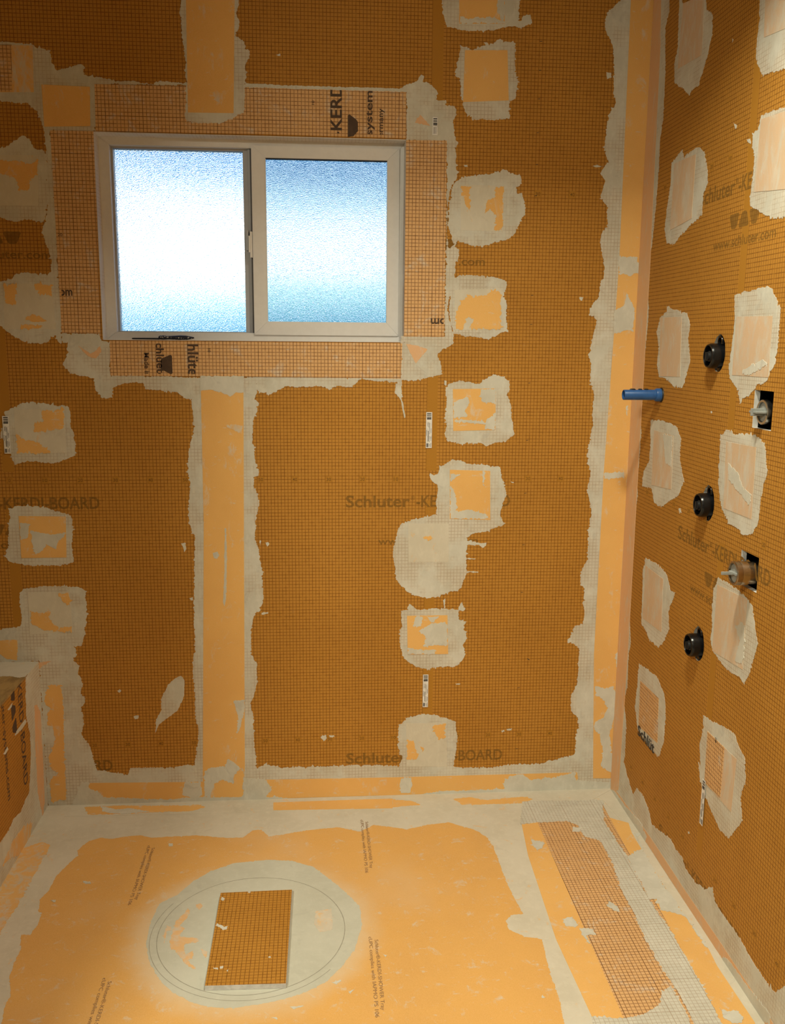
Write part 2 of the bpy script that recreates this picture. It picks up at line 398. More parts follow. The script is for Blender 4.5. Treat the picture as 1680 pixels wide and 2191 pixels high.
def numbers(pl, c, zr, parent, ks, s=1):
    M_INK = M_NUM
    for k in ks:
        u = c+.1*k*s
        if pl == 'B' and WZ0 < zr < WZ1 and WX0-.02 < u < WX1+.02: continue
        t = str(abs(k)*10); w = .0135 if len(t) > 1 else .0055
        flat('number_field', pl, [(u-.0095, zr-.0095), (u+.0095, zr-.0095), (u+.0095, zr+.0095), (u-.0095, zr+.0095)], .00016, M_PLAIN, parent)
        text('printed_number', t, pl, (u-w/2*s, zr-.0042), (s, 0), w, .0085, .00024, M_INK, parent, .01, mirror=s < 0)
for zr in (1.836, 1.015, .195):
    board_print('B', -.6075, zr, wall_back); board_print('B', -1.8235, zr, wall_back)
    numbers('B', -.607, zr, wall_back, [-5, -4, -3, -2, -1, 1, 2, 3, 4, 5]); numbers('B', -1.826, zr, wall_back, [0, 1, 2, 3, 4, 5])
for zr in (1.834, 1.002, .160):
    board_print('R', -.666, zr, wall_right, -1)
    numbers('R', -.674, zr-.002, wall_right, [-5, -4, -3, -2, -1, 1, 2, 3, 4], -1)
# little dark fastener marks in a plumb line on the back wall
for z in (2.24, 2.165, 2.09, 2.00, 1.915, 1.83, 1.553, 1.47, 1.30, 1.215, 1.13, .97, .81, .66, .35, .145):
    flat('dark_mark', 'B', [(-.3135-.0035, z), (-.3135+.0035, z+.0005), (-.3135+.003, z+.0018), (-.3135-.0035, z+.0012)], .0006, M_BLACKINK, wall_back)
for z in (.445,): flat('dark_mark', 'B', [(-.290, z), (-.283, z-.004), (-.281, z-.003), (-.289, z+.002)], .0006, M_BLACKINK, wall_back)
# outlines in millimetres on the surface they lie on: (part, material, surface, outline, layer, raggedness)
THINGS = [
('membrane_patch', 'peach membrane patch cut off by the top edge of the photo, right of the window', 'patch', 'sealing patches over the screws', [
 ('mortar','mortar','B',[-593.9,2360.4,-593.5,2336.9,-584.9,2289.9,-578.1,2269.4,-540.4,2264.7,-501.3,2260,-442.8,2266.1,-390.8,2277.4,-374.4,2274.3,-340,2286.3,-346,2307,-365.6,2304.5,-373,2291.1,-377.5,2308.9,-377.5,2368.2],1,1),
 ('membrane_square','mem','B',[-545.7,2362.2,-419.7,2366.7,-417.1,2282.5,-543.9,2278.3],2,0),
 ('mortar_smear','mortar2','B',[-440.4,2365.9,-419.7,2366.7,-417.9,2307.5,-423.7,2283.5,-437.4,2306.8],3,1),
 ('mortar_smear','mortar2','B',[-542.4,2297.3,-515,2292.3,-456.7,2297.3,-418.7,2290.8,-418.5,2282.4,-542,2278.3],3,1),
]),
('membrane_patch', 'clean tan square patch second from the top in the column right of the window', 'patch', 'sealing patches over the screws', [
 ('mortar','mortar','B',[-533,2223,-503.4,2212,-471,2225,-468,2234.1,-448.3,2231.7,-429.1,2244.4,-415.7,2235.8,-386.1,2233.7,-384.3,2176.4,-374.5,2140.1,-381.5,2091,-397.7,2078.2,-396.4,2038.2,-429.4,2031.1,-462.6,2030.3,-502.3,2031.1,-522.6,2050.2,-533.3,2086.7,-537.6,2135.4,-552.2,2144.1,-548.3,2177.4,-539.3,2216.8],1,1),
 ('membrane_square','mem','B',[-526.2,2211.3,-407.2,2215,-399.8,2084.3,-528.4,2076.5],2,0),
]),
('membrane_patch', 'patch beside the upper half of the window with two torn orange remnants in grey mortar', 'patch', 'sealing patches over the screws', [
 ('mortar','mortar','B',[-552.9,1856.4,-525.4,1877.1,-432.1,1890.5,-405.5,1900.6,-378.3,1888.5,-356.6,1885.9,-355.9,1863.7,-370.4,1853.9,-366.4,1834.9,-353,1838.3,-343,1803.4,-344.1,1777.7,-360.2,1751.7,-369.6,1725.7,-386.2,1712.5,-426.6,1698.9,-467,1688.5,-501,1691.2,-535,1703.6,-544.8,1687.3,-555.5,1716.1,-566.2,1748,-560.5,1799.2,-557.9,1837.3],1,1),
 ('membrane_square','mort2','B',[-530.3,1856.9,-404.1,1855.1,-407.2,1731.5,-527.6,1732.7],2,0),
 ('bare_membrane','mem','B',[-528.8,1852.5,-501.4,1851.1,-507.3,1819.3,-503.4,1793.9,-511.5,1797,-517.4,1819.1,-528.3,1828.4],3,1.3),
 ('bare_membrane','mem','B',[-460,1807.5,-450.3,1820.5,-433.6,1827.1,-431,1852.6,-405.5,1855,-408.6,1734.1,-430.3,1735,-428.8,1776.2,-442.7,1791.9,-459.2,1778.8],3,1.3),
]),
('membrane_patch', 'orange patch level with the lower right corner of the window, mortar smeared over its top', 'patch', 'sealing patches over the screws', [
 ('mortar','mortar','B',[-560.1,1605.8,-541,1598.3,-519.5,1609.7,-451.3,1606,-410.1,1600,-390.6,1591.7,-388.7,1575.3,-398.6,1562,-387.1,1522.4,-389.3,1482.4,-381.4,1449,-405.5,1445.4,-419,1435.2,-446.5,1428.3,-481.2,1434.7,-515.6,1435.7,-541.9,1444.2,-558,1494,-552.2,1546.9],1,1),
 ('membrane_square','mort2','B',[-542.4,1566.8,-405.8,1571.8,-402.3,1455.5,-538,1452.2],2,0),
 ('bare_membrane','mem','B',[-537.6,1500.8,-524.4,1520.8,-517.9,1537.4,-497.8,1554.1,-483.9,1547.7,-449.8,1551.4,-422.9,1571.6,-406.7,1555.3,-403.8,1456.8,-495.5,1456,-485.8,1484.7,-503.2,1494.5,-516.1,1455.8,-536.7,1455.6],3,1.3),
]),
('membrane_patch', 'striped orange patch just right of the upper barcode sticker on the seam', 'patch', 'sealing patches over the screws', [
 ('mortar','mortar','B',[-562.3,1285.4,-554.2,1295.7,-526.7,1307.4,-491.9,1302.8,-460.5,1298.2,-443.4,1313.3,-422.8,1323.6,-394.8,1320.3,-373.4,1306.8,-372.6,1279.4,-379.2,1265.6,-368,1245,-363.2,1203.5,-354.3,1147.8,-382,1126.9,-417.2,1123.4,-438.1,1112.9,-452.5,1123.4,-508.7,1119.9,-554.4,1126.9,-565.4,1151.3,-557.5,1175.5,-563.1,1216.9,-558.9,1251.3],1,1),
 ('membrane_square','mem','B',[-541.4,1282.1,-413.3,1284.7,-411.2,1161.8,-537.6,1158.9],2,0),
 ('mortar_smear','mortar2','B',[-460,1281.8,-414,1283.3,-412.8,1241.4,-455.6,1244.7,-457.5,1265.3],3,1),
 ('mortar_smear','mortar2','B',[-537.9,1244.5,-497.8,1258.3,-490.5,1244.6,-503.9,1217.1,-496.5,1199.8,-537,1199.8],3,1),
 ('mortar_smear','mortar2','B',[-535.5,1194.9,-475.2,1189.5,-411.8,1182.6,-439.9,1179.1,-535.3,1185.9],3,1),
 ('mortar_smear','mortar2','B',[-443,1164.5,-440.1,1189.5,-412.7,1213.8,-412,1163.2],3,1),
]),
('membrane_patch', 'large orange square patch above the fully mortared patch, sharing one wide grey smear', 'patch', 'sealing patches over the screws', [
 ('mortar','mortar','B',[-577.6,1050,-542.8,1071,-507.6,1070.9,-493.3,1060.3,-443.7,1056.7,-393.8,1049.5,-389.4,1021.1,-378.1,999.7,-373.4,964,-383.3,935.4,-389.6,906.7,-378,878.5,-377.8,872,-409.9,862.1,-431.2,852.8,-466.9,849.5,-484.5,835.2,-538.1,828.4,-553.3,879.1,-585.1,908,-583.2,965.1,-580.2,993.5,-601.6,1011.3,-605.3,1021.9,-580.8,1032.4],1,1),
 ('membrane_square','mem','B',[-545.8,1042.8,-423.4,1038.9,-419.2,888.9,-542.9,893.4],2,0),
 ('mortar_smear','mortar2','B',[-543.4,993.3,-530.4,979.1,-518.4,914.8,-483,921.7,-432.6,907,-420,892.5,-541.5,894.8],3,1),
 ('mortar_smear','mortar2','B',[-544.2,1032.3,-513.8,1028.6,-534.7,1014.6,-543,1007.5],3,1),
 ('mortar_smear','mortar2','B',[-446.8,1039,-439.7,1039,-440.6,992.9,-445,1000],3,1),
]),
('membrane_patch', 'patch entirely buried in pale grey mortar, only a small orange eye showing', 'patch', 'sealing patches over the screws', [
 ('mortar','mortar','B',[-489.5,835.2,-487.9,824.3,-490.2,769.7,-487.2,733,-499.2,689,-513.2,667,-534.9,667.3,-570.7,653,-606.7,646.1,-657.2,657.9,-686.1,684.1,-704.2,706.3,-708.1,750.2,-714.1,786.6,-712.2,808.3,-705.3,837.2,-698.5,865.9,-688,880.1,-677.5,887.2,-659.9,890.7,-610.5,901.1,-582.2,908,-546.7,907.8,-503.8,896.7],1,1),
 ('membrane_square','mort2','B',[-668.3,880,-546.2,879,-543.9,759.3,-666.9,760.7],2,0),
 ('bare_membrane','mem','B',[-623.7,836.4,-609.6,843.5,-591.7,834.7,-609.3,824.7],3,1.3),
 ('mortar_smear','mortar2','B',[-498.6,824.4,-473.6,826.4,-444.6,816.6,-426.6,818.7,-430,809.2,-440.6,802,-451.6,811.6,-498.3,812.1],1,0.8),
]),
('membrane_patch', 'mottled orange patch just above the lower barcode sticker', 'patch', 'sealing patches over the screws', [
 ('mortar','mortar','B',[-688.9,606.5,-667.4,609.9,-664,628.4,-649.5,620.8,-642.2,609.5,-584.5,614.6,-512,607.5,-507.7,577.5,-483.5,569.6,-492.5,547.2,-480.8,516.9,-494.9,494.4,-483.3,463.8,-504.6,433.8,-522.7,422.7,-566.8,426,-603.2,416.8,-639.9,427.5,-676.5,452.6,-687.7,483,-693.2,520.7,-684.9,558.1],1,1),
 ('membrane_square','mem','B',[-669.3,591.4,-544.3,591.6,-539.7,466.5,-665.8,467.5],2,0),
 ('mortar_smear','mortar2','B',[-645.5,587.2,-620.2,586.8,-627.1,557.1,-648.8,557.4],3,1),
 ('mortar_smear','mortar2','B',[-605.8,586.6,-569.6,587.5,-591,567.7],3,1),
 ('mortar_smear','mortar2','B',[-634.1,542.2,-598.2,564,-551.2,570.7,-543.8,563.1,-542.5,495.3,-582.6,496.1,-615.3,492.9,-612.1,526.8],3,1),
 ('mortar_smear','mortar2','B',[-666.8,490.2,-626,481.8,-582.3,481,-582.1,467.3,-665.1,469],3,1),
]),
('membrane_patch', 'greyed patch lowest in the middle column, touching the bottom band', 'patch', 'sealing patches over the screws', [
 ('mortar','mortar','B',[-692.7,238,-659.8,260.4,-615.8,270.9,-578.8,267.6,-541.6,253.4,-511.7,241,-509.5,209.6,-503.1,185.8,-509.6,138.7,-514.9,107.1,-508.1,67.1,-694.9,73,-680.6,127.9,-694.3,167.7],1,1),
 ('membrane_square','mort2','B',[-668.5,241.2,-542.8,240.2,-534.8,91.8,-665.4,95.8],2,0),
 ('bare_membrane','mem','B',[-585.6,231.2,-545,237.9,-543.4,190.9,-566.3,183.7,-577.8,207.5],3,1.3),
 ('bare_membrane','mem','B',[-664.9,186.5,-644.1,178,-628.7,134.3,-636,118.7,-664.2,119.5],3,1.3),
 ('bare_membrane','mem','B',[-621.6,157.7,-610.5,161.3,-614,145.7],3,1.3),
]),
('membrane_patch', 'peach blotched patch at the far left level with the upper window', 'patch', 'sealing patches over the screws', [
 ('mortar','mortar','B',[-1840.5,1925.8,-1779.3,1924.3,-1753.5,1942.9,-1728,1958.5,-1710.2,1946.9,-1699.3,1923.2,-1674.7,1920.7,-1668.1,1875.5,-1673,1790,-1685.7,1734.2,-1710.6,1736.9,-1729.2,1739.6,-1767.1,1732.8,-1803.7,1744.4,-1853.2,1746.6],1,1),
 ('membrane_square','mort2','B',[-1841.8,1907.8,-1690.9,1908.3,-1698.8,1777.2,-1851.2,1774.2],2,0),
 ('bare_membrane','mem','B',[-1843.1,1889.7,-1756.8,1891.7,-1713.9,1886.6,-1692.7,1899.2,-1696.9,1859.7,-1719.6,1844,-1721.1,1819.6,-1749.3,1816,-1750.7,1843.4,-1783.7,1857.8,-1845,1862.5],3,1.3),
]),
('membrane_patch', 'grey patch with orange corners beside the lower left of the window', 'patch', 'sealing patches over the screws', [
 ('mortar','mortar','B',[-1821.9,1566.5,-1815.1,1572.9,-1783.2,1579.7,-1776.1,1592.4,-1750.5,1599,-1719.1,1596.3,-1687.6,1593.6,-1661.5,1606.6,-1659,1584.5,-1653.4,1501.8,-1657,1437.5,-1675,1424.4,-1698.4,1408,-1730.8,1403.2,-1756.1,1407.6,-1774.6,1417.1,-1805.2,1436.2,-1817.1,1448.9,-1829.4,1455.2],1,1),
 ('membrane_square','mort2','B',[-1806.1,1566.7,-1675.1,1568.5,-1670.7,1445.1,-1811.1,1443.8],2,0),
 ('bare_membrane','mem','B',[-1804.9,1565.5,-1768.3,1566,-1777.2,1525.9,-1775.1,1510.1,-1803.4,1512.9,-1805.7,1544.6],3,1.3),
 ('bare_membrane','mem','B',[-1720.9,1566.6,-1676.5,1567.2,-1675.2,1533.5,-1697.3,1536.4,-1715.8,1545.7],3,1.3),
 ('bare_membrane','mem','B',[-1751.7,1478.4,-1725.8,1485.1,-1694.9,1469.3,-1727.2,1461.3,-1745.9,1468.8],3,1.3),
 ('bare_membrane','mem','B',[-1765.8,1455.8,-1708.5,1455.1,-1715.4,1446,-1766.5,1445.5],3,1.3),
]),
('membrane_patch', 'patch beside the sticker at the left photo edge, orange in two opposite corners', 'patch', 'sealing patches over the screws', [
 ('mortar','mortar','B',[-1826.3,1214.1,-1799.6,1227.4,-1760,1240.8,-1714.8,1238.9,-1689.3,1231,-1650.2,1231.1,-1643.5,1211.2,-1645.5,1174.4,-1636.6,1144.2,-1635,1088.1,-1665.2,1076.7,-1688.7,1067.9,-1718.4,1065.2,-1770.4,1072.1,-1807,1061.4,-1818.4,1087.1,-1821.6,1107.3,-1832,1127.5,-1844.1,1140.9,-1839.9,1154.2,-1828.9,1174.2],1,1),
 ('membrane_square','mort2','B',[-1800.1,1219.5,-1660.6,1219.8,-1660.9,1095,-1801.8,1092.5],2,0),
 ('bare_membrane','mem','B',[-1722.5,1217.7,-1662,1218.5,-1664.3,1164.4,-1703.2,1157.6,-1749.1,1154.3,-1744.2,1181,-1721,1187.7],3,1.3),
 ('bare_membrane','mem','B',[-1796.7,1150.9,-1773.3,1130.8,-1740.9,1127.4,-1706.5,1100.4,-1716.7,1094.4,-1799.1,1093.8],3,1.3),
]),
('membrane_patch', 'orange smeared patch at the left, third of its column above the bench', 'patch', 'sealing patches over the screws', [
 ('mortar','mortar','B',[-1834.9,933.8,-1791.7,940.5,-1739.1,936.7,-1693.6,922.6,-1657.6,911.9,-1655.5,888.3,-1656.3,873.7,-1660.7,817.7,-1658.4,771.8,-1695.9,761.6,-1742.7,763.6,-1776.3,761.2,-1829,770.2,-1845.2,777.4,-1854.2,791.6,-1842,826.4,-1837.9,889,-1830.4,902.8],1,1),
 ('membrane_square','mem','B',[-1806.8,910.9,-1673.1,908.6,-1677.8,786.2,-1806.8,785.5],2,0),
 ('mortar_smear','mortar2','B',[-1776.4,867.7,-1730.6,856.8,-1675.1,859.8,-1698.7,832.1,-1706.5,811.1,-1732.4,825.4,-1753.8,801.1,-1770.7,797.7,-1772.3,825.8],3,1),
 ('mortar_smear','mortar2','B',[-1805.5,888.7,-1778.4,888.5,-1784.3,846.8,-1804.6,840.1],3,1),
]),
('membrane_patch', 'grey patch above the bench corner with small orange wedges', 'patch', 'sealing patches over the screws', [
 ('mortar','mortar','B',[-1818.2,678,-1807.4,690.7,-1746.4,699.8,-1652.3,695.7,-1631.3,684,-1626.1,653.8,-1631.1,581.6,-1639.4,552.7,-1648.3,512.7,-1682.6,509.7,-1796.9,533.7,-1821.2,577.6,-1816,606.4,-1820.5,642.3],1,1),
 ('membrane_square','mort2','B',[-1794.5,681.2,-1675.4,681.7,-1671.8,559.1,-1797.1,551.9],2,0),
 ('bare_membrane','mem','B',[-1707.4,676.4,-1677.5,679.6,-1675.6,640.1,-1695.3,651.2],3,1.3),
 ('bare_membrane','mem','B',[-1791.1,627.5,-1771.6,616.4,-1737.6,619.5,-1735.9,590.6,-1713,575.7,-1714,559.1,-1760.9,569.3,-1790.2,587.9],3,1.3),
 ('bare_membrane','mem','B',[-1709.3,569.9,-1673.7,575.1,-1673.8,560.5,-1709.9,559],3,1.3),
]),
('membrane_patch', 'narrow patch high on the right wall, nearest the corner tape at the top', 'patch', 'sealing patches over the screws', [
 ('mortar','mortar','R',[-197.8,2307.7,-202.3,2233.7,-207.2,2176,-190.8,2140.9,-199.2,2090,-253.8,2064.6,-304.3,2033.5,-324.6,2043.7,-360.6,2042.7,-383.7,2071.2,-405.8,2101.9,-423.7,2138,-418.2,2185.9,-381.2,2208.3,-367.6,2249.2,-323.5,2264.4,-297,2252.1,-250.8,2264.9,-227.2,2270],1,1),
 ('membrane_square','dust','R',[-226.7,2273,-365.1,2247.5,-371.9,2109,-218.2,2119.1],2,0),
]),
('membrane_patch', 'patch cut off by the top right corner of the photo', 'patch', 'sealing patches over the screws', [
 ('mortar','mortar','R',[-662.2,2161.4,-669.7,2085.9,-665.2,2050.4,-669.6,2012,-698.8,1976.2,-760.9,1966.3,-874.1,1950.3,-844.7,2122.2],1,1),
 ('membrane_square','dust','R',[-688.7,2156.6,-844.7,2122.2,-860.5,2029.7,-698.7,2049.5],2,0),
]),
('membrane_patch', 'tall pinkish patch on the right wall under the topmost one, near the corner tape', 'patch', 'sealing patches over the screws', [
 ('mortar','mortar','R',[-212,1886.9,-235,1894.3,-279.8,1908.8,-298.5,1888.1,-357,1893.7,-385.4,1894.6,-423.5,1875.3,-442.2,1845,-459.3,1799.2,-433.2,1776.4,-434.5,1727.1,-372.7,1712.7,-315.1,1696.6,-263.3,1675.8,-212.5,1684,-189.1,1722.9,-198.2,1770.2,-213.6,1827.6],1,1),
 ('membrane_square','dust','R',[-233.7,1882.9,-373.8,1879.4,-373.3,1726.7,-232.3,1714.9],2,0),
]),
('membrane_patch', 'big patch at the right photo edge above the row of website printing', 'patch', 'sealing patches over the screws', [
 ('mortar','mortar','R',[-711.4,1889.8,-743.9,1891.5,-912.2,1877.5,-947.3,1672.6,-868.7,1667.9,-791,1673.3,-747.3,1690.8,-690,1713,-690.6,1742,-697.3,1798.5,-675.2,1864.8,-702.2,1863.8],1,1),
 ('membrane_square','dust','R',[-714.4,1884.4,-913.7,1868.8,-940.6,1711.9,-705.2,1738.8],2,0),
]),
('membrane_patch', 'small patch on the right wall between corner tape and topmost black valve', 'patch', 'sealing patches over the screws', [
 ('mortar','mortar','R',[-240.1,1517.4,-283.3,1506.7,-379.3,1494.6,-406.7,1465,-397.6,1430.3,-421.2,1378,-404.7,1342.5,-380.3,1305.9,-316.2,1309,-263.5,1325.4,-210.8,1329.8,-191.4,1361.2,-198.3,1405.8,-176.7,1450.3,-193.5,1487.9,-242.7,1502],1,1),
 ('membrane_square','dust','R',[-198.7,1487.8,-350.1,1486.7,-363.1,1333.9,-219.6,1330.1],2,0),
]),
('membrane_patch', 'large patch directly above the upper square cutout, mortar trailing to a point', 'patch', 'sealing patches over the screws', [
 ('mortar','mortar','R',[-647.8,1524.8,-687.4,1530.4,-731.9,1530.5,-794.1,1536.7,-820.3,1530.4,-861.6,1488.8,-864.4,1460.9,-863.9,1418.8,-860.5,1381.1,-827.6,1339.3,-787,1332.6,-758.5,1308.7,-726.5,1299.2,-716.9,1288.3,-694,1320.8,-655.1,1340.1,-644.6,1366.2,-653.9,1418.7,-657,1470.5],1,1),
 ('membrane_square','dust','R',[-667.5,1477.9,-832.8,1474.8,-836.1,1349.3,-665.7,1348.4],2,0),
 ('mortar_smear','mortar2','R',[-716.6,1357.7,-758.4,1374,-809.6,1384.9,-831.6,1375.7,-782.4,1359.7,-740.7,1348.4],3,1),
]),
('membrane_patch', 'patch just below the blue pipe on the right wall', 'patch', 'sealing patches over the screws', [
 ('mortar','mortar','R',[-168.2,1204.1,-230.6,1210.5,-308,1209.4,-366.2,1202.1,-394.4,1174.4,-395.7,1119.7,-432,1069.8,-403,1028.5,-334.7,998.2,-286.9,976.9,-232.7,980.5,-208.5,1016.5,-129.5,1011,-136.2,1053,-177.4,1092.2,-179,1138.9],1,1),
 ('membrane_square','dust','R',[-199.7,1180.5,-346,1178.7,-353.3,1036.1,-206.8,1026.2],2,0),
 ('mortar_smear','mortar2','R',[-271,1177.6,-338,1177.9,-343.7,1094.4,-300.7,1101.4],3,1),
]),
('membrane_patch', 'patch between the two square cutouts, its mortar fringed at the top', 'patch', 'sealing patches over the screws', [
 ('mortar','mortar','R',[-627.6,1209.3,-668.6,1224.1,-705.7,1217,-761.6,1225,-805.4,1224.2,-844.3,1210.8,-855.1,1177.6,-864.2,1154.1,-849,1122.1,-846.3,1076.4,-841.8,1040.5,-819.7,1012.4,-777,1000.9,-752.1,1011.7,-704.2,1013,-662.7,1038.2,-635.1,1089,-631.3,1149.4],1,1),
 ('membrane_square','dust','R',[-661,1196.4,-807.4,1199.8,-812.2,1043.5,-672,1043.2],2,0),
 ('mortar_smear','mortar2','R',[-681,1150.3,-731.2,1135.6,-758.9,1108.1,-805.7,1094.9,-798.4,1073,-738.1,1094.3,-687.3,1113.3],3,1),
]),
('membrane_patch', 'slanted patch on the right wall beside the corner tape, level with the lower cutout', 'patch', 'sealing patches over the screws', [
 ('mortar','mortar','R',[-195.4,810.5,-277.9,816.6,-358.6,803.6,-389.9,766.5,-424.8,772.9,-402.9,737.9,-383.2,706.1,-398.4,665,-371.4,623.4,-333.2,590.4,-260.8,586.7,-229.4,604.4,-189.1,612.8,-184,703.2,-176.7,771.3],1,1),
 ('membrane_square','dust','R',[-198.7,790.6,-335.9,786,-346.4,638.5,-199.4,633.7],2,0),
]),
('membrane_patch', 'patch right below the lower square cutout, in the shadow of its pipe stub', 'patch', 'sealing patches over the screws', [
 ('mortar','mortar','R',[-651.3,838,-671.1,874.7,-714.7,877.7,-798.6,873,-845.5,859.7,-865.6,818.5,-885.1,785.6,-873.7,758,-859.8,710.4,-837.8,675.1,-819,684.4,-748.4,677.7,-682.5,691.5,-656.3,705.9,-654.5,763.8,-649.6,808.7],1,1),
 ('membrane_square','dust','R',[-669.9,859.1,-822.3,866.3,-826.8,706.4,-668.7,695.5],2,0),
 ('mortar_smear','mortar2','R',[-777.7,790.9,-809,811.5,-823.7,805.4,-824.6,719.2,-790.9,712.7,-805.1,766.9],3,1),
]),
('membrane_patch', 'gridded patch printed with a cut-off word, low on the right wall by the corner', 'patch', 'sealing patches over the screws', [
 ('mortar','mortar','R',[-189.2,491.2,-274.9,501,-338.6,503.9,-396.5,472.1,-412.9,425,-409.5,342.1,-383.2,288.6,-310.9,283,-211.2,296.1,-177,355.2,-187.1,417.9],1,1),
 ('membrane_square','gmem_R','R',[-210.6,446.4,-357.3,451,-368.6,323.7,-218.6,309.1],2,0),
]),
('membrane_patch', 'low right patch half gridded and half plain orange, with a sticker at its edge', 'patch', 'sealing patches over the screws', [
 ('mortar','mortar','R',[-643.4,522,-697,526.7,-758.9,541.8,-812.7,548.3,-833.6,529.6,-870.8,513.5,-880.3,457.7,-879.5,462.3,-863.6,420.6,-882.9,374.6,-864.4,347.3,-825.1,296,-775.7,291.5,-733.4,310.3,-696.8,327.4,-666.5,342.5,-648.7,364.6,-636.4,395.9,-652.4,385,-636.2,439.2,-649.2,487.9],1,1),
 ('membrane_square','dust','R',[-676.1,494.6,-832.8,496.1,-826.9,363.8,-680.6,363.5],2,0),
 ('printed_grid','gmem_R','R',[-676.1,494.6,-771,495.3,-769.2,369.4,-680.6,363.5],3,0),
]),
('sealing_band', 'wide orange strip running down the middle of the back wall from window to floor', 'membrane strip', None, [
 ('mortar','mortar','B',[-1338.6,1308.8,-1272.3,1312.4,-1112.5,1313.2,-1113.2,1276.4,-1120.4,1249.5,-1108.5,1239.4,-1114.3,1215.7,-1124.8,1195.3,-1129.2,1140.9,-1123.6,1079.1,-1114,1044.5,-1112.2,1030.6,-1124.7,1020.2,-1128.6,995.9,-1122,981.9,-1112.3,953.9,-1116.2,925.8,-1123.8,884.2,-1124,876.4,-1128.1,841,-1115.1,798,-1109.1,740.5,-1103.5,660.6,-1114.8,616.9,-1136.2,598.9,-1143.8,566,-1145.6,477,-1128.4,446.8,-1129.6,386.7,-1141.2,333.9,-1152.2,319,-1142.4,273,-1143.4,219.2,-1137.7,141.6,-1135.2,79,-1326.1,85.1,-1325.2,116.2,-1319.9,170.2,-1311.9,200.8,-1310.8,239.2,-1320.3,277.6,-1318.4,338.2,-1321.7,391,-1322,450.8,-1313.2,510,-1314.5,583.5,-1312,663.6,-1307.8,757.2,-1303.1,842.5,-1318.9,885,-1320.9,927.1,-1314.9,968.9,-1311.8,1003.6,-1318.8,1038.2,-1313.2,1106.8,-1296.8,1161.2,-1298.5,1215.3,-1300.8,1248.9],1.05,1),
 ('membrane_sheet','mem','B',[-1273.4,1277.1,-1152,1277.6,-1172.2,111.5,-1180.1,9.6,-1304.5,13.8,-1276.6,884.7],2,0),
 ('mortar_smear','mortar2','B',[-1273.6,1315.7,-1149.2,1316.4,-1150.2,1269.5,-1173.6,1269.4,-1190.5,1259.3,-1213.7,1269.3,-1243.4,1277.2,-1273.4,1274.4],3.2,0.8),
 ('mortar_smear','mortar2','B',[-1215.5,870.1,-1211.4,870,-1210.4,799,-1214.9,669.5,-1221.4,629.6,-1226,640.6,-1220,741.8],3,0.5),
 ('mortar_smear','mortar2','B',[-1253.1,795.9,-1239.2,799.3,-1234,788.5,-1239.8,777.9,-1250.1,779.4],3,0.4),
 ('mortar_smear','mortar2','B',[-1297,99.7,-1278.7,110.9,-1235.6,113.4,-1224.2,136.4,-1206.4,128.1,-1174.7,95.9,-1175.7,49.7,-1178,111.6,-1207.5,81.3,-1208,57.8,-1243.8,70.7,-1265.7,59.7,-1281.4,13,-1299.4,13.6],3,1),
 ('mortar_smear','mortar2','B',[-1201.9,327.8,-1169.1,330.8,-1169.8,296.6,-1182.3,243.4,-1193.6,220.6,-1188.6,281.8],3,0.8),
 ('mortar_smear','dusty','B',[-1209.3,1174.9,-1182.4,1178.3,-1155.5,1174.9,-1159.5,1147.7,-1182.8,1161.3],3,1),
 ('mortar_smear','dusty','B',[-1197.5,1106.7,-1177.1,1113.5,-1181.1,1086,-1194.8,1079.2],3,1),
]),
('sealing_band', 'tan strip coming down from the top edge and ending above the window', 'membrane strip', None, [
 ('mortar','mortar','B',[-1288.3,2347,-1299.8,2277.4,-1298.1,2236.7,-1293.2,2195.9,-1288.1,2160.8,-1292,2137,-1286.9,2101.6,-1292.1,2035.7,-1295.9,2017.6,-1290,2005.7,-1239.6,2000.9,-1188.8,2005.3,-1150.3,2024.4,-1134.2,2033.9,-1129.8,2094.2,-1125.9,2130.1,-1128.7,2147.9,-1115.5,2177.9,-1118.3,2192.6,-1127.7,2195.3,-1130.5,2212.9,-1152,2229.8,-1142,2259.4,-1150.8,2282.5,-1141,2306.1,-1139.9,2352.4],3.4,1),
 ('membrane_sheet','mem','B',[-1282.1,2347.2,-1152.4,2351.9,-1162.8,2030.1,-1286.1,2028.6],4.2,0),
 ('mortar_smear','dusty','B',[-1218.5,2079.7,-1205.6,2089,-1196.6,2074.3,-1200.2,2056.2,-1212.7,2061.9],5,1),
]),
('corner_tape', 'tall orange tape folded into the corner between back wall and right wall', 'membrane strip', None, [
